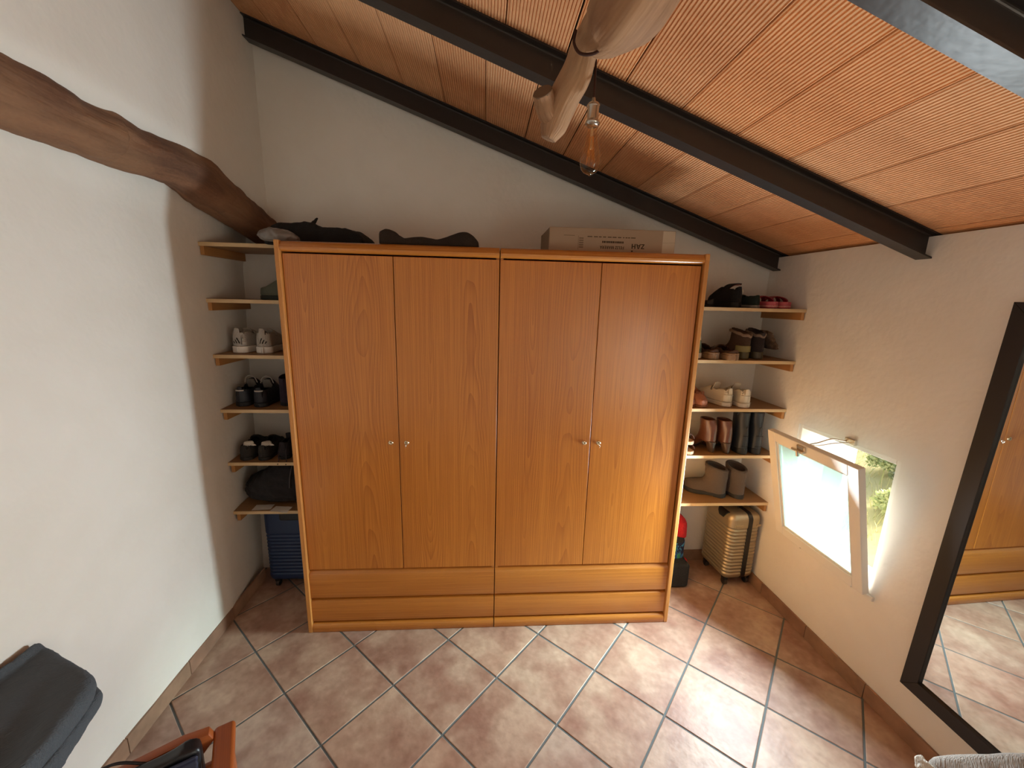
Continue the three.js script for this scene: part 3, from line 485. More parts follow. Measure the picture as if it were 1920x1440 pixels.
{ // navy shoes
  const o = { L: 0.25, W: 0.104, sole: 0.024, collar: 0.075, instep: 0.105, toe: 0.055, open: 0.52, back: 0.012 }, navy = leather(0x23262e, 0.6), lining = knit(0x8b8780), strip = M(0xb7b2ab, 0.6);
  const a = footwear('casual_shoe', 'dark navy shoe with pale grey lining, beside the left wall', 'shoe', 'navy shoes on the left shelf', [-1.392, shelfY.L4, -0.293], -0.02, [['sole', soleShape(o), leather(0x1c1c20, 0.7)], ['upper', upperShape(o), navy], ['tongue', tongue(o, 0.055, lining)[1], lining], ['heel_label', heelPatch(o, (x, y) => Math.max(Math.abs(x) - 0.022, Math.abs(y - 0.09) - 0.004), 0.08, 0.1), strip], ['collar_edge', tube([[-0.034, 0.112, -0.12], [-0.022, 0.142, -0.118], [0, 0.153, -0.117], [0.022, 0.142, -0.118], [0.034, 0.112, -0.12]], 0.003, 30), strip]]);
  another(a, 'dark navy shoe with pale grey lining, right one of its pair', [-1.286, shelfY.L4, -0.280], 0.08, true);
  const b = { L: 0.25, W: 0.09, sole: 0.02, shaft: 0.15, rx: 0.040, rz: 0.052, toe: 0.05, slouch: 0.05, slope: 0.02 };
  footwear('ankle_boot', 'dark plum ankle boot squeezed between navy shoe and wardrobe side', 'boot', undefined, [-1.165, shelfY.L4, -0.31], 0.1, [['sole', soleShape(b), leather(0x17131a, 0.7)], ['shaft', bootShape(b), suede(0x2e2330)]]);
}
{ // black shoes stuffed with white paper, dark sneaker, dark boot
  const o = { L: 0.25, W: 0.096, sole: 0.02, collar: 0.065, instep: 0.085, toe: 0.05, open: 0.5, back: 0.006 }, paper = M(0xe8e2d6, 0.9);
  const wad = (s) => sdf((x, y, z) => Math.hypot(x / 1.05, y * 1.1, z) - 0.026 - 0.010 * fbm(x * 40 + s, y * 40, z * 40, 3), [-0.055, -0.05, -0.055], [0.055, 0.05, 0.055], 0.0045).scale(1.15, 0.62, 1).translate(0, 0.080, -0.055);
  const tail = sdf((x, y, z) => capsule([x, y, z], [0.02, 0.080, -0.05], [0.048, 0.078, -0.04], 0.009, 0.003), [0, 0.06, -0.08], [0.06, 0.10, -0.02], 0.0045);
  const a = footwear('flat_shoe', 'black shoe stuffed with white paper, nearest the left wall', 'shoe', 'paper-stuffed black shoes', [-1.390, shelfY.L5, -0.268], 0.0, [['sole', soleShape(o), leather(0x22201d, 0.7)], ['upper', upperShape(o), suede(0x2c2925)], ['paper_stuffing', [wad(1), tail], paper]]);
  another(a, 'black shoe stuffed with white paper, right one of its pair', [-1.292, shelfY.L5, -0.268], 0.03);
  const p = { L: 0.25, W: 0.088, sole: 0.018, collar: 0.08, instep: 0.09, toe: 0.05, open: 0.48 };
  footwear('lace_up_shoe', 'charcoal lace-up shoe right of the paper-stuffed pair', 'shoe', undefined, [-1.190, shelfY.L5, -0.285], 0.03, [['sole', soleShape(p), leather(0x19171a, 0.7)], ['upper', upperShape(p), suede(0x2b272b)], tongue(p, 0.06, suede(0x2b272b)), ['laces', [tube([[-0.012, 0.09, -0.11], [-0.014, 0.098, -0.05], [-0.012, 0.07, 0.012], [-0.012, 0.0025, 0.030], [-0.012, -0.012, 0.0425]], 0.0024, 40, 6), tube([[0.012, 0.09, -0.11], [0.02, 0.098, -0.05], [0.028, 0.07, 0.012], [0.03, 0.0025, 0.030], [0.031, -0.014, 0.0425]], 0.0024, 40, 6)], leather(0x2a2022, 0.7)]]);
  const b = { L: 0.25, W: 0.086, sole: 0.02, shaft: 0.16, rx: 0.040, rz: 0.05, toe: 0.05, slope: 0.01 };
  footwear('ankle_boot', 'black ankle boot half hidden by the wardrobe, above the black bag', 'boot', undefined, [-1.085, shelfY.L5, -0.30], 0.05, [['sole', soleShape(b), leather(0x16161a, 0.7)], ['shaft', bootShape(b), leather(0x20222b, 0.5)]]);
}
{ // grey-green shoe, toe to the wall
  const o = { L: 0.25, W: 0.1, sole: 0.022, collar: 0.075, instep: 0.085, toe: 0.05, open: 0.48 };
  footwear('slip_on_shoe', 'grey-green shoe lying sideways, its toe peeking past the wardrobe', 'shoe', undefined, [-1.015, shelfY.L2, -0.33], Math.PI / 2 - 0.15, [['sole', soleShape(o), M(0x3a3c34, 0.8)], ['upper', upperShape(o), suede(0x66695b)]]);
}
{ // dark shoe at the inner end of the grey sneakers' shelf
  const o = { L: 0.25, W: 0.09, sole: 0.02, collar: 0.07, instep: 0.08, toe: 0.05, open: 0.48 };
  footwear('slip_on_shoe', 'dark brown shoe tucked between grey sneaker and wardrobe side', 'shoe', undefined, [-1.118, shelfY.L3, -0.31], 0.05, [['sole', soleShape(o), leather(0x1d1512, 0.7)], ['upper', upperShape(o), leather(0x2b1d18, 0.6)]]);
}
// right-hand shelves
{
  const o = { L: 0.25, W: 0.098, sole: 0.03, collar: 0.075, instep: 0.085, toe: 0.05, open: 0.5, back: 0.012 }, blk = suede(0x15161a);
  const arc = (r0, r1, w) => sdf((x, y, z) => { const q = Math.hypot(x - 0.045, y - 0.055), a = Math.atan2(y - 0.055, x - 0.045); return smax(smax(Math.max(q - r1, r0 - q), Math.abs(z + 0.1) - w + 0.5 * Math.max(0, a - 1.9) * 0.02, 0.004), Math.max(1.35 - a, a - 2.75 + (y < 0.055 ? 9 : 0)), 0.004); }, [-0.06, 0.05, -0.15], [0.07, 0.15, -0.05], 0.004);
  footwear('strap_shoe', 'black shoe with a raised strap lined in pink, top right shelf', 'shoe', undefined, [1.352, shelfY.R1, -0.285], 0.12, [['sole', soleShape(o), M(0x111214, 0.7)], ['upper', upperShape(o), blk], ['strap', arc(0.076, 0.082, 0.035), blk], ['strap_lining', arc(0.0715, 0.0765, 0.033), M(0x9a5a54, 0.8)], ['buckle', [box(0.014, 0.016, 0.005, 0.022, 0.092, -0.012, 0.002)], chrome]]);
  const f = { L: 0.24, W: 0.094, sole: 0.012, collar: 0.028, instep: 0.045, toe: 0.038, open: 0.55 };
  footwear('slip_on_shoe', 'low black slip-on against the wardrobe side, top right shelf', 'shoe', undefined, [1.232, shelfY.R1, -0.33], 0.45, [['sole', soleShape(f), M(0x131313, 0.7)], ['upper', upperShape(f), leather(0x1b1a1b, 0.5)]]);
  const g = { L: 0.24, W: 0.078, sole: 0.016, collar: 0.05, instep: 0.06, toe: 0.045, open: 0.5 };
  footwear('slip_on_shoe', 'dark green shoe between the black strap shoe and pink sandals', 'shoe', undefined, [1.456, shelfY.R1, -0.275], 0.02, [['sole', soleShape(g), M(0x8c8a86, 0.7)], ['upper', upperShape(g), suede(0x222e29)]]);
}
{
  const o = { L: 0.23, W: 0.092, sole: 0.038 }, pink = M(0xc95f6c, 0.55), pale = M(0xe8a7a4, 0.55), red = leather(0x8f2530, 0.5);
  const strap = sdf((x, y, z) => { const yl = y - o.sole, k = Math.hypot(x / 0.047, yl / 0.030), w = Math.min(Math.abs(z + 0.12 + 0.7 * x), Math.abs(z + 0.12 - 0.7 * x)) - 0.018; return smax(Math.abs(k - 1) * 0.036 - 0.0038, Math.max(w, -yl), 0.004); }, [-0.06, 0.03, -0.2], [0.06, 0.085, -0.04], 0.004);
  const band = sdf((x, y, z) => smax(Math.max(Math.abs(x) - halfWidth(clamp(-z / o.L), o.W) - 0.0055, Math.abs(y - 0.012) - 0.0045), Math.max(z - 0.005, -z - o.L - 0.005), 0.003), [-0.06, 0, -0.25], [0.06, 0.026, 0.02], 0.004);
  const a = footwear('sandal', 'pink sandal with a crossed red strap beside the dark green shoe', 'shoe', 'pink sandals', [1.556, shelfY.R1, -0.272], 0.05, [['sole', soleShape(o, 0.004), pink], ['sole_edge', band, pale], ['strap', strap, red]]);
  another(a, 'pink sandal at the right end of the top shelf, by the wall', [1.648, shelfY.R1, -0.295], -0.04, true);
}
{ // second shelf: green and white sneaker, two clogs, two ankle boots
  const o = { L: 0.25, W: 0.098, sole: 0.034, collar: 0.07, instep: 0.08, toe: 0.05, open: 0.5, back: 0.014 }, white = M(0xd9d2c6, 0.6);
  footwear('sneaker', 'green and white sneaker at the wardrobe end of its shelf', 'shoe', undefined, [1.148, shelfY.R2, -0.29], -0.1, [['sole', soleShape(o, 0.004), white], ['upper', upperShape(o), knit(0x63786a)], tongue(o, 0.075, knit(0x8d958a)), ['heel_tab', [tube([[-0.012, 0.105, -0.004], [-0.008, 0.128, -0.012], [0.008, 0.13, -0.012], [0.014, 0.108, -0.004]], 0.0035, 20)], white], lace(o, 0.108, 3, white)]);
  const c = { L: 0.205, W: 0.096, sole: 0.018, heel: 0.024, wedge: true, collar: 0.016, instep: 0.062, toe: 0.05, open: 0.56 }, tan = M(0x94795f, 0.7), br = leather(0x4c3426, 0.5);
  const welt = sdf((x, y, z) => smax(Math.max(Math.abs(x) - halfWidth(clamp(-z / c.L), c.W) - 0.006, Math.abs(y - 0.030) - 0.003), Math.max(z - 0.006, -z - c.L - 0.006), 0.003), [-0.07, 0.018, -0.26], [0.07, 0.042, 0.02], 0.004);
  const a = footwear('clog', 'brown backless clog on a striped tan wedge, left of the two', 'shoe', 'brown clogs', [1.243, shelfY.R2, -0.258], 0.1, [['sole', soleShape(c, 0.004), tan], ['welt', welt, M(0x6d513e, 0.7)], ['upper', upperShape(c), br]]);
  another(a, 'brown backless clog jutting over the shelf edge beside the ankle boots', [1.336, shelfY.R2, -0.222], 0.1);
  const b = { L: 0.235, W: 0.086, sole: 0.014, heel: 0.03, heelLen: 0.28, shaft: 0.135, rx: 0.037, rz: 0.05, toe: 0.045, slope: 0.035, lean: 0.0, slouch: 0.05 };
  const counter = sdf((x, y, z) => { const hw = halfWidth(clamp(-z / 0.235), 0.086) + 0.0025; return smax(smax(Math.abs(Math.hypot(x, Math.min(0, z + 0.045)) - hw) - 0.002, z > -0.045 ? -1 : Math.abs(x) - hw, 0.002), Math.max(0.044 - y, y - 0.086, -z - 0.1), 0.003); }, [-0.06, 0.03, -0.12], [0.06, 0.1, 0.02], 0.004);
  const olive = leather(0x55482e, 0.42), brown = suede(0x4c382a), dark = suede(0x2f2625);
  const cuff = (m) => ['cuff', sdf((x, y, z) => { const q = Math.hypot(x / 0.043, (z + 0.062) / 0.058); return smax(Math.abs(q - 1) * 0.043 - 0.005, Math.abs(y - 0.150 + 0.20 * (z + 0.062) - 0.010 * noise(x * 40, z * 40)) - 0.009, 0.005); }, [-0.07, 0.12, -0.15], [0.07, 0.19, 0.03], 0.0045), m];
  footwear('ankle_boot', 'brown suede ankle boot with pale turned cuff and olive heel counter', 'boot', undefined, [1.462, shelfY.R2, -0.300], 0.5, [['sole', soleShape(b), leather(0x5b5234, 0.45)], ['shaft', bootShape(b), brown], ['heel_counter', sdf((x, y, z) => smax(Math.hypot(x / 1.02, (z + 0.05) / 1.25) - 0.043, Math.max(0.04 - y, y - 0.078, -z - 0.06), 0.003), [-0.06, 0.03, -0.08], [0.06, 0.09, 0.02], 0.0045), M(0x877d4c, 0.5)], cuff(suede(0x8a7462))]);
  footwear('ankle_boot', 'dark brown ankle boot with olive heel, right of the suede one', 'boot', undefined, [1.540, shelfY.R2, -0.304], 0.1, [['sole', soleShape(b), leather(0x4a4230, 0.45)], ['shaft', bootShape(b), dark], cuff(suede(0x7d6a5c))]);
  const flop = sdf((x, y, z) => { const k = clamp((0.13 - y) / 0.11), xc = 0.012 + 0.055 * Math.sin(k * 1.5) + 0.006 * noise(y * 60, z * 30); return smax(Math.hypot(x - xc, (z + 0.08) * 0.45) - 0.026 + 0.004 * noise(x * 80, y * 80, z * 80), Math.max(y - 0.165 + 0.9 * Math.max(0, x), 0.055 - y), 0.006); }, [-0.03, 0.04, -0.17], [0.11, 0.18, 0.01], 0.0048);
  footwear('suede_leg_warmer', 'soft brown suede boot top drooping over beside the dark ankle boot', 'leg warmer', undefined, [1.588, shelfY.R2, -0.29], 0, [['folded_top', flop, suede(0x5a4636)]]);
}
{ // third shelf
  const m = { L: 0.22, W: 0.088, sole: 0.01, collar: 0.05, instep: 0.058, toe: 0.042, open: 0.52 }, pk = suede(0xbd8570);
  const bow = [tube([[-0.02, 0.062, -0.125], [0, 0.07, -0.13], [0.02, 0.062, -0.125]], 0.004, 12, 6), tube([[0, 0.07, -0.13], [-0.022, 0.078, -0.14], [-0.014, 0.062, -0.15], [0, 0.068, -0.132], [0.02, 0.078, -0.142], [0.014, 0.062, -0.15], [0, 0.07, -0.13]], 0.0032, 40, 6)];
  footwear('moccasin', 'dusty pink moccasin turned toe forward near the wardrobe', 'shoe', undefined, [1.262, shelfY.R3, -0.49], 2.9, [['sole', soleShape(m), M(0x9c6f5c, 0.8)], ['upper', upperShape({ ...m, collar: 0.062, back: 0.03, instep: 0.06 }), pk], ['bow', bow, pk]]);
  footwear('moccasin', 'dusty pink moccasin mostly hidden behind the wardrobe side', 'shoe', undefined, [1.163, shelfY.R3, -0.50], 3.05, [['sole', soleShape(m), M(0x9c6f5c, 0.8)], ['upper', upperShape(m), pk]]);
  const o = { L: 0.25, W: 0.1, sole: 0.026, collar: 0.076, instep: 0.08, toe: 0.05, open: 0.5, back: 0.012 }, w = leather(0xd6cfbf, 0.55), so = M(0xdbd4c8, 0.65), up = upperShape(o), sg = soleShape(o, 0.003);
  const seam = [tube([[-0.031, 0.072, -0.03], [-0.022, 0.072, -0.004], [0, 0.072, 0.0025], [0.022, 0.072, -0.004], [0.031, 0.072, -0.03]], 0.0016, 30, 5), tube([[-0.033, 0.031, -0.03], [-0.024, 0.031, -0.001], [0, 0.031, 0.0045], [0.024, 0.031, -0.001], [0.033, 0.031, -0.03]], 0.0016, 30, 5)];
  const a = footwear('sneaker', 'white sneaker with raised tongue, turned to show its side', 'shoe', 'white sneakers', [1.388, shelfY.R3, -0.296], 0.25, [['sole', sg, so], ['upper', up, w], ['tongue', tongue(o, 0.062, w)[1], w], ['seam', seam[0], M(0xb4aa98, 0.7)], ['seam', seam[1], M(0xb4aa98, 0.7)], lace(o, 0.108, 3, so)]);
  another(a, 'white sneaker seen from its heel, at right of its pair', [1.478, shelfY.R3, -0.274], 0.02);
}
{ // fourth shelf
  const s = { L: 0.22, W: 0.088, sole: 0.022 }, tanM = M(0xc9a888, 0.6);
  const st = (z, m) => ['strap', sdf((x, y, q) => { const yl = y - s.sole, k = Math.hypot(x / 0.043, yl / 0.036); return smax(Math.abs(k - 1) * 0.038 - 0.003, Math.max(Math.abs(q - z) - 0.014, -yl), 0.003); }, [-0.055, 0.018, z - 0.03], [0.055, 0.07, z + 0.03], 0.004), m];
  const a = footwear('sandal', 'tan strapped sandal on its shelf edge, lower of two stacked', 'shoe', 'stacked tan sandals', [1.168, shelfY.R4, -0.268], 0.05, [['sole', soleShape(s), tanM], st(-0.14, leather(0x5b3a26, 0.5)), st(-0.045, leather(0x5b3a26, 0.5))]);
  another(a, 'tan strapped sandal lying on top of the other sandal', [1.166, shelfY.R4 + 0.0615, -0.272], 0.12);
  const b = { L: 0.24, W: 0.08, sole: 0.008, heel: 0.062, heelLen: 0.2, taper: 0.55, shaft: 0.135, rx: 0.038, rz: 0.046, toe: 0.042, ankle: 0.82, flare: 0.02, lean: 0.004, slope: 0.004 }, br = P(0x5c3524, 0.3, { clearcoat: 0.4, clearcoatRoughness: 0.25 });
  const u = bootShape(b), so = soleShape(b);
  const c = footwear('heeled_boot', 'shiny brown heeled ankle boot, toe pointing towards the wardrobe', 'boot', 'brown heeled boots', [1.332, shelfY.R4, -0.300], 0.42, [['sole', so, leather(0x4a3a33, 0.3)], ['shaft', u, br]]);
  another(c, 'shiny brown heeled ankle boot standing next to the tall black boots', [1.411, shelfY.R4, -0.278], 0.2);
  const k = { L: 0.25, W: 0.086, sole: 0.026, heel: 0.012, heelLen: 0.3, shaft: 0.212, rx: 0.040, rz: 0.055, toe: 0.05, ankle: 0.93, slope: -0.01 }, bl = leather(0x232930, 0.46), kb = bootShape(k), ks = soleShape(k, 0.004);
  const seam = [tube([[-0.02, 0.115, -0.006], [0, 0.115, 0.0015], [0.02, 0.115, -0.006]], 0.002, 16, 5), tube([[-0.02, 0.05, -0.004], [0, 0.05, 0.003], [0.02, 0.05, -0.004]], 0.002, 16, 5)];
  const loop = tube([[-0.02, 0.238, -0.09], [-0.05, 0.262, -0.03], [-0.075, 0.268, 0.0], [-0.055, 0.245, -0.03], [-0.018, 0.232, -0.085]], 0.0028, 40, 6);
  const d = footwear('tall_boot', 'tall black leather boot with a loose pull strap, left of its pair', 'boot', 'tall black boots', [1.506, shelfY.R4, -0.272], 0.06, [['sole', ks, M(0x171a1e, 0.6)], ['shaft', kb, bl], ['seam', seam[0], M(0x0e1013, 0.6)], ['seam', seam[1], M(0x0e1013, 0.6)], ['pull_strap', loop, bl]]);
  const e = another(d, 'tall black leather boot nearest the right wall', [1.590, shelfY.R4, -0.272], 0.0); e.remove(e.children.find((q) => q.name === 'pull_strap'));
}
{ // lowest shelf
  const b = { L: 0.25, W: 0.1, sole: 0.024, heel: 0.006, shaft: 0.178, rx: 0.05, rz: 0.058, toe: 0.058, ankle: 0.9, flare: 0.07, slouch: 0.09, slope: 0.03 }, su = suede(0x5d5149), ds = M(0x2e2c2c, 0.7), fur = knit(0x4a423d);
  const roll = (tilt) => new THREE.TorusGeometry(0.053, 0.0075, 10, 40).rotateX(Math.PI / 2).scale(0.98, 1, 1.14).rotateX(0.235).translate(0, 0.194, -0.0685), liner = cyl(0.041, 0.038, 0.012, 0, 0.13, -0.068, 24);
  const a = footwear('winter_boot', 'grey-brown suede winter boot turned sideways, toe to the wardrobe', 'boot', 'grey-brown winter boots', [1.473, shelfY.R5, -0.348], 0.95, [['sole', soleShape(b, 0.005), ds], ['shaft', bootShape(b), su], ['lining', liner, fur], ['cuff_roll', roll(0), suede(0x685b52)]]);
  another(a, 'grey-brown suede winter boot seen from behind, nearest the wall', [1.568, shelfY.R5, -0.318], 0.32);
  const s = { L: 0.22, W: 0.1, sole: 0.02 }, fuzz = knit(0x9c9894), pale = knit(0xc5c6c6);
  const up = sdf((x, y, z) => { const t = clamp(-z / s.L), hw = halfWidth(t, s.W) + 0.002, h = spline([[0, 0.028], [0.4, 0.04], [0.6, 0.062], [0.85, 0.052], [1, 0.03]], t), yl = y - s.sole; return smax((Math.hypot(x / Math.max(hw, 0.004), Math.max(yl, 0) / h) - 1) * Math.min(hw, h) + 0.003 * noise(x * 160, y * 160, z * 160), Math.max(-yl, z, -z - s.L), 0.004); }, [-0.07, 0.01, -0.24], [0.07, 0.1, 0.02], 0.0046);
  const f = footwear('slipper', 'fluffy grey slipper flat on the lowest right shelf', 'shoe', 'fluffy grey slippers', [1.175, shelfY.R5, -0.565], 3.14159 - 0.42, [['sole', soleShape(s, 0.005), pale], ['upper', up, fuzz]]);
  f.position.set(1.162, shelfY.R5 + 0.0006, -0.535);
  const h = another(f, 'fluffy grey slipper leaning on top of the flat one', [1.135, shelfY.R5 + 0.066, -0.53], 3.14159 - 0.3); h.rotation.order = 'YXZ'; h.rotation.x = 0.1;
}
// ---------------------------------------------------------------- suitcases, bags, things on top of the wardrobes
function caseShell(w, h, d, r, rib, n, lo, hi) { // horizontal ribs pressed into a rounded shell
  return sdf((x, y, z) => { const s = rib * (0.5 - 0.5 * Math.cos((y - lo) / (hi - lo) * n * Math.PI * 2)) * smooth(lo - 0.01, lo + 0.01, y) * smooth(hi + 0.01, hi - 0.01, y); return rbox(x, y - h / 2, z, w / 2 - s, h / 2, d / 2 - s, r); }, [-w / 2 - 0.02, -0.02, -d / 2 - 0.02], [w / 2 + 0.02, h + 0.02, d / 2 + 0.02], 0.0055);
}
const ringBand = (w, h, d, r, t) => sdf((x, y, z) => smax(rbox(0, y - h / 2, z, 1, h / 2 + t, d / 2 + t, r), Math.max(Math.abs(x) - w, -rbox(0, y - h / 2, z, 1, h / 2 - 0.006, d / 2 - 0.006, r)), 0.002), [-w - 0.015, -0.02, -d / 2 - 0.02], [w + 0.015, h + 0.02, d / 2 + 0.02], 0.005);
function caster(p, m, x, z) { const g = new THREE.Group(); g.name = 'caster'; g.position.set(x, 0, z); p.add(g); part('fork', [box(0.03, 0.022, 0.034, 0, 0.046, 0, 0.005), box(0.004, 0.03, 0.022, -0.013, 0.03, 0, 0.002), box(0.004, 0.03, 0.022, 0.013, 0.03, 0, 0.002)], m, g); part('wheel', [cyl(0.021, 0.021, 0.018, 0, 0, 0, 24).rotateZ(Math.PI / 2).translate(0, 0.0215, 0)], M(0x3a3532, 0.5), g); }
{
  const gold = M(0xad9f84, 0.4, { metalness: 0.6 }), blk = M(0x1a1b1c, 0.4);
  const t = thing('suitcase', 'champagne gold ribbed hard-shell suitcase standing under the lowest right shelf', 'suitcase', [1.584, 0.0, -0.408], 0.09), W = 0.218, H = 0.46, D = 0.275;
  const s = new THREE.Group(); s.name = 'body'; s.position.y = 0.052; t.add(s);
  part('shell', caseShell(W, H, D, 0.045, 0.006, 14, 0.04, 0.37), gold, s); part('zip_band', ringBand(0.017, H, D, 0.045, 0.0025), blk, s).position.x = 0.022;
  part('corner_handle', sdf((x, y, z) => smax(rbox(x, y - H / 2, z, W / 2 + 0.004, H / 2 + 0.004, D / 2 + 0.004, 0.047), Math.max(Math.abs(x + 0.108) - 0.02, Math.abs(z - 0.035) - 0.055 + (H - y) * 0.6, H - 0.055 - y), 0.004), [-W / 2 - 0.02, H - 0.08, -0.06], [-W / 2 + 0.05, H + 0.02, 0.12], 0.005), blk, s);
  part('top_handle', [tube([[0.0, H - 0.002, -0.07], [0.0, H + 0.016, -0.05], [0.0, H + 0.018, 0.03], [0.0, H - 0.002, 0.05]], 0.007, 30)], blk, s);
  part('ridge_plate', [box(0.055, 0.012, 0.006, -0.055, H - 0.075, D / 2 + 0.0005, 0.002), box(0.03, 0.012, 0.006, 0.08, H - 0.075, D / 2 + 0.0005, 0.002)], gold, s);
  for (const [x, z] of [[-0.072, 0.095], [0.08, 0.095], [-0.072, -0.095], [0.08, -0.095]]) caster(t, blk, x, z);
}
{
  const blue = M(0x1c3157, 0.45), blk = M(0x15171b, 0.5);
  const t = thing('suitcase', 'dark blue ribbed hard-shell suitcase in the left corner under the shelves', 'suitcase', [-1.195, 0.0, -0.452], 0.0), W = 0.375, H = 0.482, D = 0.2;
  const s = new THREE.Group(); s.name = 'body'; s.position.y = 0.05; t.add(s);
  part('shell', caseShell(W, H, D, 0.04, 0.005, 12, 0.05, 0.33), blue, s); part('zip_band', ringBand(0.012, H, W, 0.04, 0.0022).rotateY(Math.PI / 2), blk, s);
  part('handle_recess', sdf((x, y, z) => rbox(x, y - H + 0.02, z - 0.095, 0.085, 0.045, 0.012, 0.01), [-0.1, H - 0.08, 0.07], [0.1, H + 0.04, 0.12], 0.005), blk, s);
  for (const [x, z] of [[-0.145, 0.06], [0.145, 0.06], [-0.145, -0.06], [0.145, -0.06]]) caster(t, blk, x, z);
}
{ // rucksack
  const t = thing('backpack', 'dark grey backpack with red top and blue print, on the floor by the gold suitcase', 'backpack', [1.135, 0.001, -0.40]), gy = knit(0x2b2d31), red = knit(0xc01f27);
  part('body', sdf((x, y, z) => smin(rbox(x, y - 0.22, z + 0.02, 0.115, 0.22, 0.10, 0.06) + 0.006 * fbm(x * 14, y * 14, z * 14, 3), rbox(x - 0.01, y - 0.085, z - 0.07, 0.118, 0.085, 0.06, 0.022), 0.02), [-0.16, -0.01, -0.16], [0.16, 0.46, 0.16], 0.0065), gy, t);
  part('top_flap', sdf((x, y, z) => smax(rbox(x, y - 0.235, z + 0.02, 0.122, 0.225, 0.108, 0.065) + 0.004 * fbm(x * 18, y * 18, z * 18, 3), 0.335 - y - 0.5 * Math.min(0, 0.1 - x) * 0 + 0.35 * (0.06 - x), 0.005), [-0.16, 0.26, -0.16], [0.16, 0.49, 0.13], 0.0065), red, t);
  const pr = tex(128, 128, (u, v) => { const k = fbm(u * 7, v * 7, 2, 3), s = Math.abs(Math.sin(u * 14 + k * 8)); return s > 0.93 ? [70, 150, 190] : k > 0.26 ? [50, 130, 90] : k > 0.05 ? [24, 60, 140] : [14, 24, 60]; }, { repeat: [6, 6] });
  part('printed_panel', sdf((x, y, z) => smax(rbox(x, y - 0.22, z + 0.02, 0.119, 0.22, 0.104, 0.06) + 0.006 * fbm(x * 14, y * 14, z * 14, 3), Math.max(0.18 - y, y - 0.29, -z), 0.005), [-0.16, 0.16, -0.02], [0.16, 0.31, 0.13], 0.0065), M(0xffffff, 0.7, { map: pr }), t);
  part('strap', sdf((x, y, z) => capsule([x, y, z * 0.5], [0.122, 0.16, 0.03], [0.140, 0.01, 0.032], 0.010, 0.008) + 0.002 * noise(y * 60, x * 60), [0.1, -0.005, 0.02], [0.165, 0.185, 0.11], 0.005), red, t);
}
{ // black holdall on the lowest left shelf, papers beneath
  const t = thing('duffel_bag', 'slumped black fabric bag lying on the lowest left shelf', 'bag', [-1.245, shelfY.L6 + 0.0035, -0.405]), blk = knit(0x1f1d1e);
  part('body', sdf((x, y, z) => { const h = 0.088 + 0.055 * smooth(-0.16, 0.06, x) + 0.012 * fbm(x * 12, z * 12, 3, 3); return smax((Math.pow(Math.pow(Math.abs(x) / 0.205, 2.6) + Math.pow(Math.abs(z) / 0.145, 2.6) + Math.pow(Math.abs(y - h) / h, 2.4), 1 / 2.5) - 1) * 0.12 + 0.010 * fbm(x * 20, y * 20, z * 20, 3) + 0.002 * Math.sin((y + 0.2 * x) * 120), -y, 0.006); }, [-0.235, -0.01, -0.17], [0.235, 0.3, 0.17], 0.0068), blk, t);
  part('strap', tube([[0.10, 0.262, 0.02], [0.095, 0.25, 0.10], [0.092, 0.20, 0.135], [0.09, 0.13, 0.150]], 0.004, 40, 6), M(0x4d4746, 0.8), t);
  [['white paper sheet lying under the black bag, left of two', -1.325, -0.285, 0.06], ['white paper sheet curling over the shelf edge under the black bag', -1.215, -0.262, -0.12]].forEach(([label, x, z, a], i) => {
    const g = new THREE.PlaneGeometry(0.1, 0.06, 14, 10).rotateX(-Math.PI / 2), p = g.attributes.position; for (let k = 0; k < p.count; k++) { const zz = p.getZ(k); p.setY(k, 0.0012 + 0.002 * Math.abs(noise(p.getX(k) * 40 + i * 9, zz * 40)) - (i ? 0.10 : 0) * Math.max(0, zz - 0.012) * 2.6 * smooth(-0.02, 0.05, p.getX(k))); } g.computeVertexNormals();
    const low = g.clone().translate(0, -0.0006, 0), q = mesh('paper_sheet', [g, low], M(0xd9d3c8, 0.9), scene); q.position.set(x, shelfY.L6 + 0.001, z); q.rotation.y = a; tag(q, label, 'paper', 'papers under the black bag'); 
  });
}
const TOP = 2.0305;
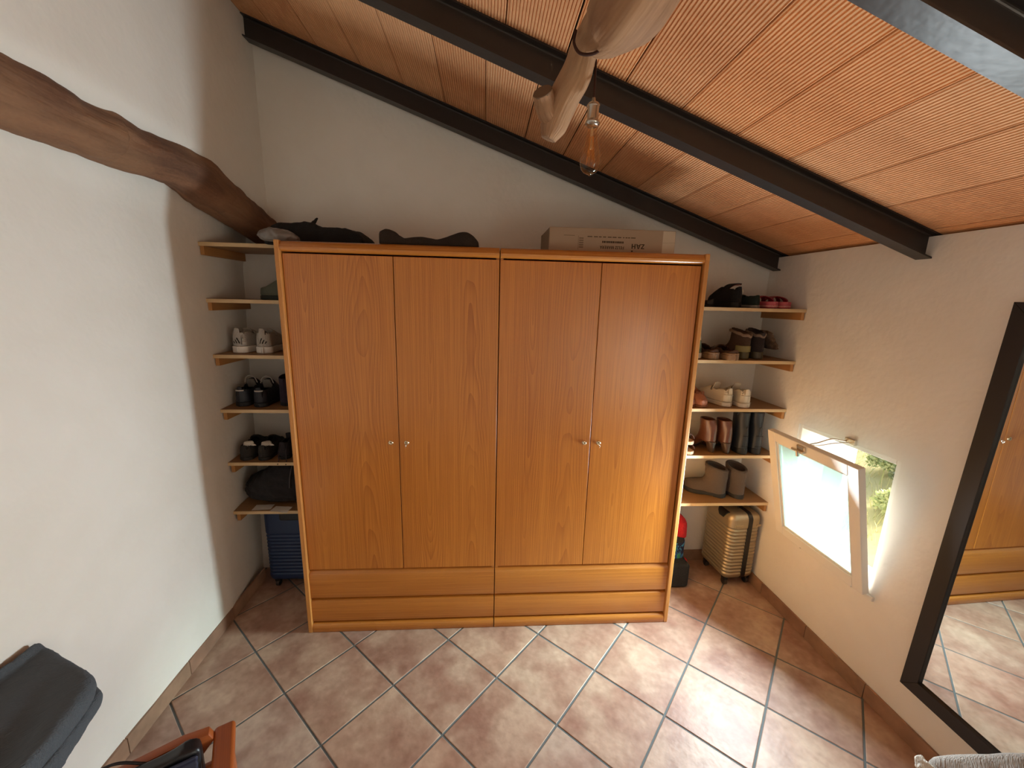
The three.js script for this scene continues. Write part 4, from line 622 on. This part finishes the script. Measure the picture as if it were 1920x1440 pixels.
{ // on top of the wardrobes
  const t = thing('jacket', 'crumpled black jacket heaped on the left end of the wardrobe top', 'jacket', [-0.885, TOP, -0.335]), blk = knit(0x1c1816);
  part('body', sdf((x, y, z) => { const h = spline([[-0.26, 0.07], [-0.16, 0.105], [-0.02, 0.108], [0.02, 0.092], [0.14, 0.09], [0.19, 0.075], [0.235, 0.02]], x); return smax(smax(y - h - 0.014 * fbm(x * 16, z * 16, 2, 3), Math.abs(z) - 0.15 - 0.02 * noise(x * 14, y * 9), 0.03), Math.max(-y, smax(x - 0.222, -x - 0.245, 0.01)), 0.012) + 0.005 * fbm(x * 40, y * 40, z * 40, 2); }, [-0.28, -0.01, -0.2], [0.26, 0.15, 0.2], 0.0068), blk, t);
  part('collar', sdf((x, y, z) => capsule([x, y, z], [-0.035, 0.10, 0.1], [-0.01, 0.132, 0.1], 0.012, 0.006) + 0.002 * noise(x * 90, y * 90), [-0.07, 0.07, 0.06], [0.03, 0.16, 0.14], 0.005), blk, t);
  part('buckle', [box(0.016, 0.007, 0.004, -0.118, 0.058, 0.158, 0.002).rotateZ(0.25)], chrome, t);
  const p = thing('plastic_bag', 'crumpled translucent plastic bag at the corner of the wardrobe top', 'plastic bag', [-1.03, 2.036, -0.125]);
  part('film', sdf((x, y, z) => smax((Math.hypot(x / 0.085, (y - 0.022) / 0.036, z / 0.06) - 1) * 0.045 + 0.016 * fbm(x * 22, y * 22, z * 22, 3), -y, 0.004), [-0.12, -0.008, -0.1], [0.12, 0.09, 0.1], 0.005), P(0x8d857f, 0.3, { transmission: 0.25, thickness: 0 }), p);
  const c = thing('folded_garment', 'dark brown garment lying flat mid-way along the wardrobe top', 'garment', [-0.32, TOP, -0.14]);
  part('cloth', sdf((x, y, z) => { const h = spline([[-0.245, 0.055], [-0.205, 0.068], [-0.16, 0.055], [-0.125, 0.034], [-0.06, 0.042], [0.0, 0.036], [0.03, 0.034], [0.09, 0.05], [0.145, 0.066], [0.19, 0.058], [0.22, 0.03]], x); return smax(smax(y - h + 0.004 * noise(x * 30, z * 30), Math.abs(z) - 0.09, 0.02), Math.max(-y, smax(x - 0.222, -x - 0.235, 0.008)), 0.008); }, [-0.26, -0.01, -0.12], [0.25, 0.09, 0.12], 0.006), knit(0x2f241c), c);
}
{ // carton with upside-down print
  const cv = document.createElement('canvas'); cv.width = 1280; cv.height = 256; const g = cv.getContext('2d');
  g.fillStyle = '#a8927c'; g.fillRect(0, 0, 1280, 256); g.fillStyle = '#c9bba6'; g.fillRect(1150, 0, 130, 256);
  g.strokeStyle = 'rgba(80,60,40,0.5)'; g.lineWidth = 2; g.beginPath(); g.moveTo(1152, 128); g.lineTo(1280, 122); g.moveTo(1152, 0); g.lineTo(1152, 256); g.stroke();
  g.save(); g.translate(640, 128); g.rotate(Math.PI); g.fillStyle = '#3a2c1c'; g.textBaseline = 'middle';
  g.font = 'bold 44px sans-serif'; g.fillText('FELIZ MARERA', -120, -66 + 0, 250); { const q = rng(12); let x = -110; while (x < 100) { const w = 9 + q() * 9; g.fillRect(x, -20, w, 22); x += w + 4; } }
  g.font = 'bold 74px sans-serif'; g.fillText('ZAH', -330, -46, 140); g.fillRect(-212, -108, 18, 16);
  g.globalAlpha = 0.7; let x = -230; const rr = rng(4); while (x < 250) { const w = 12 + rr() * 38; g.fillRect(x, 38, w, 11); x += w + 5 + rr() * 12; }
  g.globalAlpha = 0.45; g.fillRect(390, 46, 110, 7); for (let i = 0; i < 5; i++) g.fillRect(300, -80 + i * 24, 44, 15); g.fillRect(350, -100, 4, 150); g.restore();
  const map = new THREE.CanvasTexture(cv); map.colorSpace = THREE.SRGBColorSpace;
  const t = thing('cardboard_box', 'long flat cardboard box with upside-down lettering on the wardrobe top', 'box', [0.563, TOP, -0.27]), card = M(0xa8927c, 0.85), w = 0.636, h = 0.118, d = 0.28;
  part('carton', box(w, h, d, 0, h / 2, 0, 0.004, 'x'), card, t); part('printed_face', new THREE.PlaneGeometry(w - 0.006, h - 0.006).translate(0, h / 2, d / 2 + 0.0006), M(0xffffff, 0.85, { map }), t);
  part('end_flap', box(0.003, h - 0.012, d - 0.03, -w / 2 - 0.002, h / 2, 0, 0.001), M(0x8d7862, 0.9), t).rotation.y = 0.02;
}

// ---------------------------------------------------------------- near the camera: chair, clothes, handbag, bed
{
  const wood = M(0xffffff, 0.42, { map: oak(31, 0xb0602c, 0x7a3a17, 0.5, 1, 256, 512, 180, false) });
  const t = thing('wooden_chair', 'reddish wooden armchair in the bottom left corner, clothes piled on it', 'chair', [-0.852, 0, 1.272], 0.5);
  const bar = (n, w, h, d, x, y, z, g = 'y', r = 0.008) => part(n, box(w, h, d, x, y, z, r, g), wood, t);
  for (const s of [-1, 1]) { bar('leg', 0.036, 0.585, 0.045, s * 0.205, 0.2925, -0.20); bar('leg', 0.036, 0.585, 0.045, s * 0.205, 0.2925, 0.24); bar('armrest', 0.05, 0.026, 0.56, s * 0.207, 0.598, 0.045, 'z', 0.01); bar('side_rail', 0.024, 0.05, 0.40, s * 0.205, 0.38, 0.02, 'z'); }
  bar('seat', 0.38, 0.022, 0.44, 0, 0.415, 0.03, 'z'); bar('front_rail', 0.375, 0.05, 0.024, 0, 0.375, 0.24, 'x'); bar('stretcher', 0.375, 0.03, 0.02, 0, 0.16, 0.02, 'x');
  part('back_rail', [uvm(toCreasedNormals(prism([[-0.185, 0], [0.16, 0], [0.185, 0.03], [0.175, 0.055], [0.12, 0.062], [0, 0.05], [-0.185, 0.044]], 0.02, { bevel: 0.004 }), 0.6), 'x').translate(0, 0.575, -0.222)], wood, t); bar('back_rail', 0.37, 0.05, 0.02, 0, 0.50, -0.21, 'x');
  part('bolt', [new THREE.SphereGeometry(0.009, 16, 10).scale(0.5, 1, 1).translate(0.234, 0.592, -0.06)], chrome, t); part('bolt', [new THREE.SphereGeometry(0.009, 16, 10).scale(0.5, 1, 1).translate(0.234, 0.592, 0.02)], chrome, t);
}
{ // handbag on the seat
  const t = thing('handbag', 'black leather handbag leaning on the wooden chair back, thin straps', 'bag', [-0.905, 0.428, 1.158], 0.52), blk = leather(0x14151a, 0.38);
  part('body', sdf((x, y, z) => { const hw = 0.155, top = 0.215 + 0.012 * x / hw - 0.01 * Math.abs(noise(x * 12, z * 20)), th = mix(0.055, 0.02, clamp(y / 0.2)); return smax(smax(Math.abs(x) - hw, y - top, 0.02), Math.max(Math.abs(z + 0.045 * clamp(y / 0.2)) - th - 0.006 * fbm(x * 12, y * 12, z * 12, 2), -y), 0.012); }, [-0.18, -0.008, -0.14], [0.18, 0.26, 0.09], 0.006), blk, t);
  part('flap', sdf((x, y, z) => { const zc = 0.0 - 0.045 * clamp(y / 0.2) + mix(0.062, 0.028, clamp(y / 0.2)); return smax(Math.abs(z - zc) - 0.005, Math.max(Math.abs(x - 0.05) - 0.1, 0.06 - y, y - 0.21), 0.005); }, [-0.07, 0.05, -0.03], [0.17, 0.23, 0.09], 0.005), leather(0x202a44, 0.4), t);
  part('strap', [tube([[0.05, 0.205, -0.06], [-0.02, 0.235, -0.075], [-0.09, 0.225, -0.06], [-0.155, 0.19, 0.0], [-0.165, 0.16, 0.06]], 0.0035, 50, 6), tube([[0.02, 0.20, -0.05], [-0.06, 0.225, -0.05], [-0.115, 0.212, -0.03], [-0.15, 0.18, 0.02], [-0.155, 0.15, 0.07]], 0.0035, 50, 6)], blk, t);
}
{ // folded grey garment over the chair's left arm, against the wall
  const t = thing('folded_garment', 'folded dark grey garment piled over the chair arm, bottom left corner', 'garment', [-1.26, 0.614, 1.08]), gm = knit(0x50565c);
  const poly = [[-0.178, -0.315], [0.10, -0.185], [0.158, 0.02], [0.05, 0.36], [-0.178, 0.36]];
  const inside = (x, z, g) => { let d = -9; for (let i = 0; i < 5; i++) { const a = poly[i], b = poly[(i + 1) % 5], ex = b[0] - a[0], ez = b[1] - a[1], l = Math.hypot(ex, ez), s = ((x - a[0]) * ez - (z - a[1]) * ex) / l; d = i ? smax(d, s, 0.03) : s; } return d - g; };
  const wave = (x, z, s) => 0.011 * Math.sin((x * 0.94 - z * 0.33) * 44 + s + 1.2 * noise(x * 5, z * 5, s)) * smooth(-0.3, 0.05, z) + 0.006 * fbm(x * 9, z * 9, s, 3);
  const slab = (y0, th, g, s, bump) => sdf((x, y, z) => { const top = th + wave(x, z, s) + bump * smooth(-0.145, -0.18, x) * smooth(-0.05, -0.2, z); return smax(smax(inside(x, z, g) + 0.004 * noise(x * 25, z * 25, s), Math.max(y - y0 - top, y0 - y + (y0 > 0.01 ? -0.012 : 0)), 0.022), -x - 0.186, 0.006) + 0.001 * noise(x * 70, z * 70, y * 70); }, [-0.2, y0 - 0.03, -0.35], [0.2, y0 + th + 0.06, 0.4], 0.0068);
  part('lower_fold', slab(0.0, 0.048, 0.006, 1, 0), gm, t); part('upper_fold', slab(0.052, 0.042, 0, 2.4, 0.03), gm, t);
}
{
  const t = thing('bed', 'low bed with a pale grey quilted cover in the bottom right corner', 'bed', [1.49, 0, 1.85]), cov = knit(0x9b928a);
  part('cover', sdf((x, y, z) => rbox(x, y - 0.39, z, 0.235, 0.115, 0.79, 0.035) + 0.006 * fbm(x * 9, y * 9, z * 9, 3) + 0.002 * Math.sin(x * 60) * Math.sin(z * 60), [-0.28, 0.25, -0.85], [0.28, 0.55, 0.85], 0.012), cov, t);
  part('base', box(0.44, 0.2, 1.5, 0, 0.18, 0, 0.01), M(0x6e5a48, 0.7), t);
  for (const [x, z] of [[-0.19, -0.7], [0.19, -0.7], [-0.19, 0.7], [0.19, 0.7]]) part('leg', box(0.05, 0.08, 0.05, x, 0.04, z, 0.005), M(0x4a3a2c, 0.7), t);
  part('fringe', sdf((x, y, z) => Math.hypot(x + 0.245, (y - 0.47), (z + 0.77) * 0.7) - 0.02 - 0.006 * noise(x * 90, y * 90, z * 90), [-0.29, 0.42, -0.83], [-0.2, 0.52, -0.7], 0.005), knit(0xc9c2b6), t);
}
// ---------------------------------------------------------------- outside the window
{
  const gY = (x, z) => -0.55 + 0.10 * (x - 2) + 0.16 * Math.max(0, x - 3.5) + 0.10 * fbm(x * 0.8, z * 0.8, 4, 3), pos = [], col = [], idx = [], n = 60;
  for (let j = 0; j <= n; j++) for (let i = 0; i <= n; i++) { const x = mix(1.98, 16, (i / n) ** 1.5), z = mix(-14, 8, j / n); pos.push(x, gY(x, z), z); const k = clamp(0.5 + fbm(x * 1.5, z * 1.5, 8, 4)), far = smooth(3.0, 3.8, x), c = mix3([0.16, 0.165, 0.16], mix3([0.52, 0.43, 0.22], [0.32, 0.34, 0.14], k), far); col.push(...c); }
  for (let j = 0; j < n; j++) for (let i = 0; i < n; i++) { const a = j * (n + 1) + i, b = a + n + 1; idx.push(a, b, a + 1, a + 1, b, b + 1); }
  const g = new THREE.BufferGeometry(); g.setAttribute('position', new THREE.Float32BufferAttribute(pos, 3)); g.setAttribute('color', new THREE.Float32BufferAttribute(col, 3)); g.setAttribute('uv', new THREE.BufferAttribute(new Float32Array(pos.length / 3 * 2), 2)); g.setIndex(idx); g.computeVertexNormals();
  structure(mesh('ground', g, new THREE.MeshStandardMaterial({ vertexColors: true, roughness: 1 }), scene));
  const rr = rng(9), blade = new THREE.BufferGeometry(); blade.setAttribute('position', new THREE.Float32BufferAttribute([-0.006, 0, 0, 0.006, 0, 0, 0.004, 0.1, 0.01, -0.004, 0.1, 0.01, 0, 0.2, 0.05], 3)); blade.setIndex([0, 1, 2, 0, 2, 3, 3, 2, 4]); blade.computeVertexNormals();
  const N = 9000, gm = new THREE.InstancedMesh(blade, P(0xffffff, 0.9, { transmission: 0.4, thickness: 0 }), N), m = new THREE.Matrix4(), c = new THREE.Color();
  for (let i = 0; i < N; i++) { const x = 3.5 + rr() ** 1.3 * 5, z = -6.5 + rr() * 7, k = rr(), s = 0.3 + rr() * 0.7; m.compose(new THREE.Vector3(x, gY(x, z) - 0.01, z), new THREE.Quaternion().setFromEuler(new THREE.Euler((rr() - 0.5) * 0.7, rr() * 6.28, (rr() - 0.5) * 0.7)), new THREE.Vector3(s, s, s)); gm.setMatrixAt(i, m); gm.setColorAt(i, c.setRGB(mix(0.35, 0.62, k), mix(0.40, 0.52, k), mix(0.14, 0.26, k))); }
  gm.name = 'grass'; gm.castShadow = gm.receiveShadow = true; scene.add(gm); gm.userData = { kind: 'stuff', label: 'dry green grass on the hillside outside the small window', category: 'grass' };
  const leaf = new THREE.BufferGeometry(); leaf.setAttribute('position', new THREE.Float32BufferAttribute([0, 0, 0, 0.022, 0.03, 0.006, 0, 0.07, 0, -0.022, 0.03, 0.006], 3)); leaf.setIndex([0, 1, 2, 0, 2, 3]); leaf.computeVertexNormals();
  const bush = (x, z, r, dark, label) => {
    const t = thing('shrub', label, 'shrub', [x, gY(x, z), z]), K = 2600, q = new THREE.InstancedMesh(leaf, P(0xffffff, 0.9, { transmission: 0.5, thickness: 0, side: THREE.DoubleSide }), K);
    for (let i = 0; i < K; i++) { const a = rr() * 6.283, b = Math.acos(1 - 1.4 * rr()), d = r * (0.55 + 0.5 * rr()) * (1 + 0.3 * noise(Math.cos(a) * 2 + x, b * 2, z)); m.compose(new THREE.Vector3(d * Math.sin(b) * Math.cos(a), r * 0.75 + d * Math.cos(b) * 0.9, d * Math.sin(b) * Math.sin(a)), new THREE.Quaternion().setFromEuler(new THREE.Euler(rr() * 6, rr() * 6, rr() * 6)), new THREE.Vector3(1, 1, 1).multiplyScalar(0.4 + 0.5 * rr())); q.setMatrixAt(i, m); const k = rr(); q.setColorAt(i, c.setRGB(mix(0.26, 0.62, k) * dark, mix(0.34, 0.62, k) * dark, mix(0.12, 0.28, k) * dark)); }
    q.name = 'foliage'; q.userData.kind = 'stuff'; q.castShadow = q.receiveShadow = true; t.add(q);
    part('stem', limb([[0, -0.05, 0], [0.03, r * 0.5, 0.02], [-0.02, r, 0]], [0.03, 0.022, 0.012], { seg: 12, rad: 8 }), logMat, t);
  };
  bush(4.75, -2.2, 0.22, 1, 'green shrub outside, seen in the gap above the open window sash'); bush(4.6, -1.85, 0.17, 0.55, 'darker shrub outside, near the upper right corner of the window opening'); bush(4.05, -1.5, 0.15, 1.1, 'low light green shrub outside, beyond the right edge of the sash');
  const p = thing('garden_pillar', 'white rendered pillar outside, seen through the gap above the sash', 'pillar', [3.3, 0, -1.52], 0.5), wm = M(0xece9e2, 0.85); part('shaft', box(0.26, 1.5, 0.26, 0, 0.3, 0, 0.01), wm, p); part('cap', box(0.34, 0.05, 0.34, 0, 1.075, 0, 0.01), wm, p);
}
renderer.render(scene, camera);
